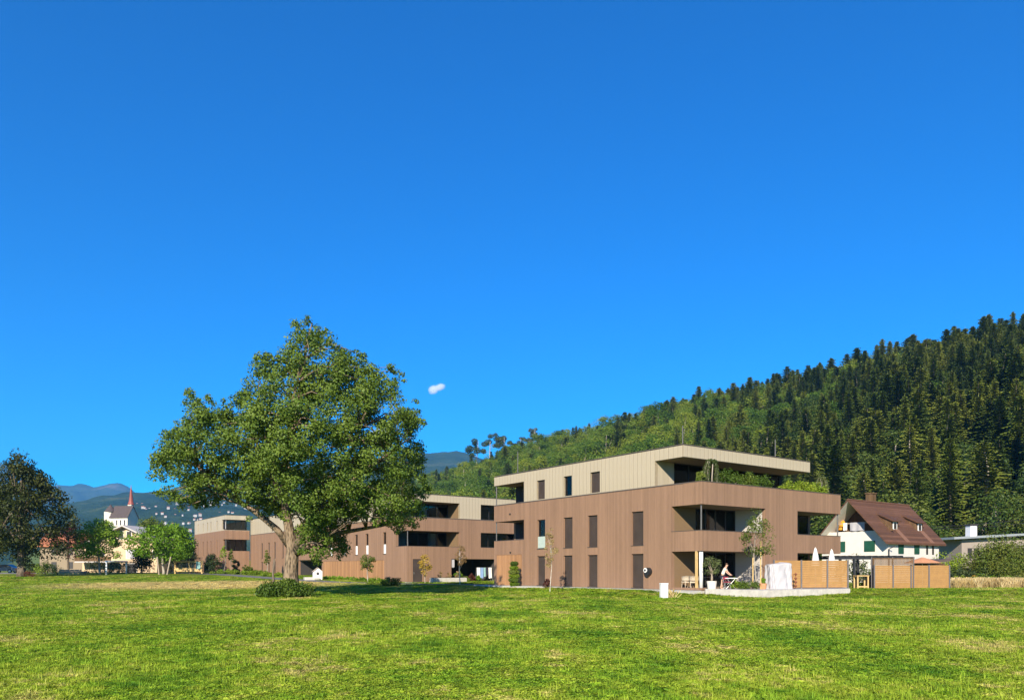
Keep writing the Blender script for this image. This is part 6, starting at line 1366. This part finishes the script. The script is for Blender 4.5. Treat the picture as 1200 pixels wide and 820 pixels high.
# covered furniture
CV = empty('furniture_cover', (X(912.5, 51.4), 51.4, TZ), R(8), 'grey white tarpaulin over a stack of garden furniture', 'tarpaulin'); V = []; nu, nv = 90, 30; r = np.random.default_rng(3)
for j in range(nv):
    f = j / (nv - 1)
    for i in range(nu):
        a = 6.283 * i / nu; ca_, sa_ = math.cos(a), math.sin(a); e = .55; sx = math.copysign(abs(ca_) ** e, ca_); sy = math.copysign(abs(sa_) ** e, sa_)
        if f < .86: g_ = f / .86; R1, R2, z = .78 + .04 * (1 - g_), .46, 1.66 * g_; fold = .07 * (1 - .4 * g_) * math.sin(a * 7 + 2 * g_) + .03 * math.sin(a * 13 + 5 * g_) + .018 * math.sin(a * 23 - 11 * g_)
        else: g_ = (f - .86) / .14; R1, R2, z = .78 * (1 - g_ ** 1.6), .46 * (1 - g_ ** 1.6), 1.66 + .08 * math.sin(g_ * 1.57); fold = .012 * math.sin(a * 5) * (1 - g_)
        V.append((sx * (R1 + fold), sy * (R2 + fold), z + .05 * sx * f))
Fs = [(j*nu+i, j*nu+(i+1) % nu, (j+1)*nu+(i+1) % nu, (j+1)*nu+i) for j in range(nv - 1) for i in range(nu)]
d = MB(); d._add(V, Fs); d.build('cover', M['tarp'], CV, smooth=True)
RS = empty('rusty_ornament', (X(932.5, 51.8), 51.8, TZ), 0, 'rusty metal garden ornament on a stake beside the board fence', 'ornament'); d = MB(); d.tube([(0, 0, 0), (0, 0, 1.05)], .02, 6); d.build('stake', M['rust'], RS)
for k, z in enumerate((.2, .45, .7, .98)): d = MB(); d.lathe([(.02, -.1), (.11, 0), (.02, .1)], 10, (0, 0, z)); d.build('bead', M['rust'], RS)
for k, (px, dx) in enumerate(((926, .35), (930, -.3))): d = MB(); d.tube([(0, 0, 0), (dx, .35, 1.0 + .1 * k)], .018, 6); tag(d.build('garden_stick', M['rust'], None, (X(px, 51.9), 51.9, TZ)), ('thin brown stick leaning against the board fence', 'second brown stick crossing the leaning stick at the fence')[k], 'stick')
# roof garden on the penthouse parapet
RFZ = Z3 + .402
def planter(a, b, w_, label):
    p = to_w(a, b, C1); o = empty('roof_planter', (p[0], p[1], RFZ), ANG, label, 'planter'); d = MB(); d.bbox(-w_/2, w_/2, -.3, .3, 0, .75, .02); d.build('trough', M['cap'], o); d = MB(); d.box(-w_/2 + .05, w_/2 - .05, -.25, .25, .752, .78); d.build('soil', M['forest_floor'], o)
for k, (a, w_, h, mt, lab) in enumerate(((.95, .7, 1.2, 'shrub', 'at the parapet corner'), (3.8, 2.0, 1.35, 'shrub', 'right of the weeping grey plant'), (5.8, 1.9, 1.35, 'shrub', 'in the middle of the roof parapet'), (7.7, 1.7, 1.3, 'shrub', 'before the penthouse glass front'),
        (11.2, 1.6, 1.05, 'lime', 'beyond the penthouse glass front'), (12.9, 1.7, 1.2, 'lime', 'below the end of the roof overhang'), (14.6, 1.7, 1.2, 'lime', 'beside the pale weeping plant'))):
    planter(a, .85, w_, 'dark roof planter trough ' + lab); p = to_w(a, .85, C1); shrub('roof_plant', 'leafy green plants in the roof planter ' + lab, 'plant', (p[0], p[1], RFZ + .77), w_ * .58, .45, h * 1.3, M[mt], 520 + k, leaf=.12, nclump=40, per=120)
def weeper(a, b, h, w_, seed, label):
    p = to_w(a, b, C1); o = empty('weeping_cedar', (p[0], p[1], RFZ), ANG, label, 'plant'); r = np.random.default_rng(seed); d = MB(); d.tube([(0, 0, 0), (0, 0, h * .6), (.1, 0, h)], [.06, .05, .03], 6); V = []; cs = []
    for k in range(12):
        ang = r.uniform(-.5, .5) + (0 if k % 2 else 3.14); L = w_ * r.uniform(.5, 1.1); pts = [Vector((.1, 0, h * .97))]
        for j in range(1, 8): f = j / 7; pts.append(Vector((.1 + math.cos(ang) * L * min(1, f * 1.8) ** .7, math.sin(ang) * L * f, h * (.97 + .10 * math.sin(min(1, f * 2) * 3.14)) - f ** 1.7 * h * .62)))
        d.tube(pts, [.025] * 7 + [.01], 5)
        for j in range(1, 8):
            for f in (0, .35, .7): cs.append(np.array(pts[j-1].lerp(pts[j], f)))
    d.build('stem', M['bark_grey'], o, smooth=True); cs = np.array(cs); V, Fc = clump_leaves(cs, np.full(len(cs), .13), 1500, .085, r); mesh_obj('foliage', np_mesh('foliage', V, Fc), M['olive'], o)
weeper(2.1, .85, 2.75, .75, 5, 'weeping grey green conifer on the roof terrace corner'); weeper(15.6, 1.0, 2.5, .6, 6, 'pale weeping conifer at the far end of the roof parapet')
# small wall fittings of the first building
for (b_, z_) in ((bpx(598), 5.6 + .95), (bpx(598.5), 3.05)):
    d = MB(); d.box(-.09, -.001, b_ - .07, b_ + .07, z_ - .05, z_ + .07); d.build('wall_spout', M['frame'], B)
d = MB(); d.box(5.0, 5.14, -.09, -.001, 3.0, 3.12); d.build('wall_spout', M['frame'], B)
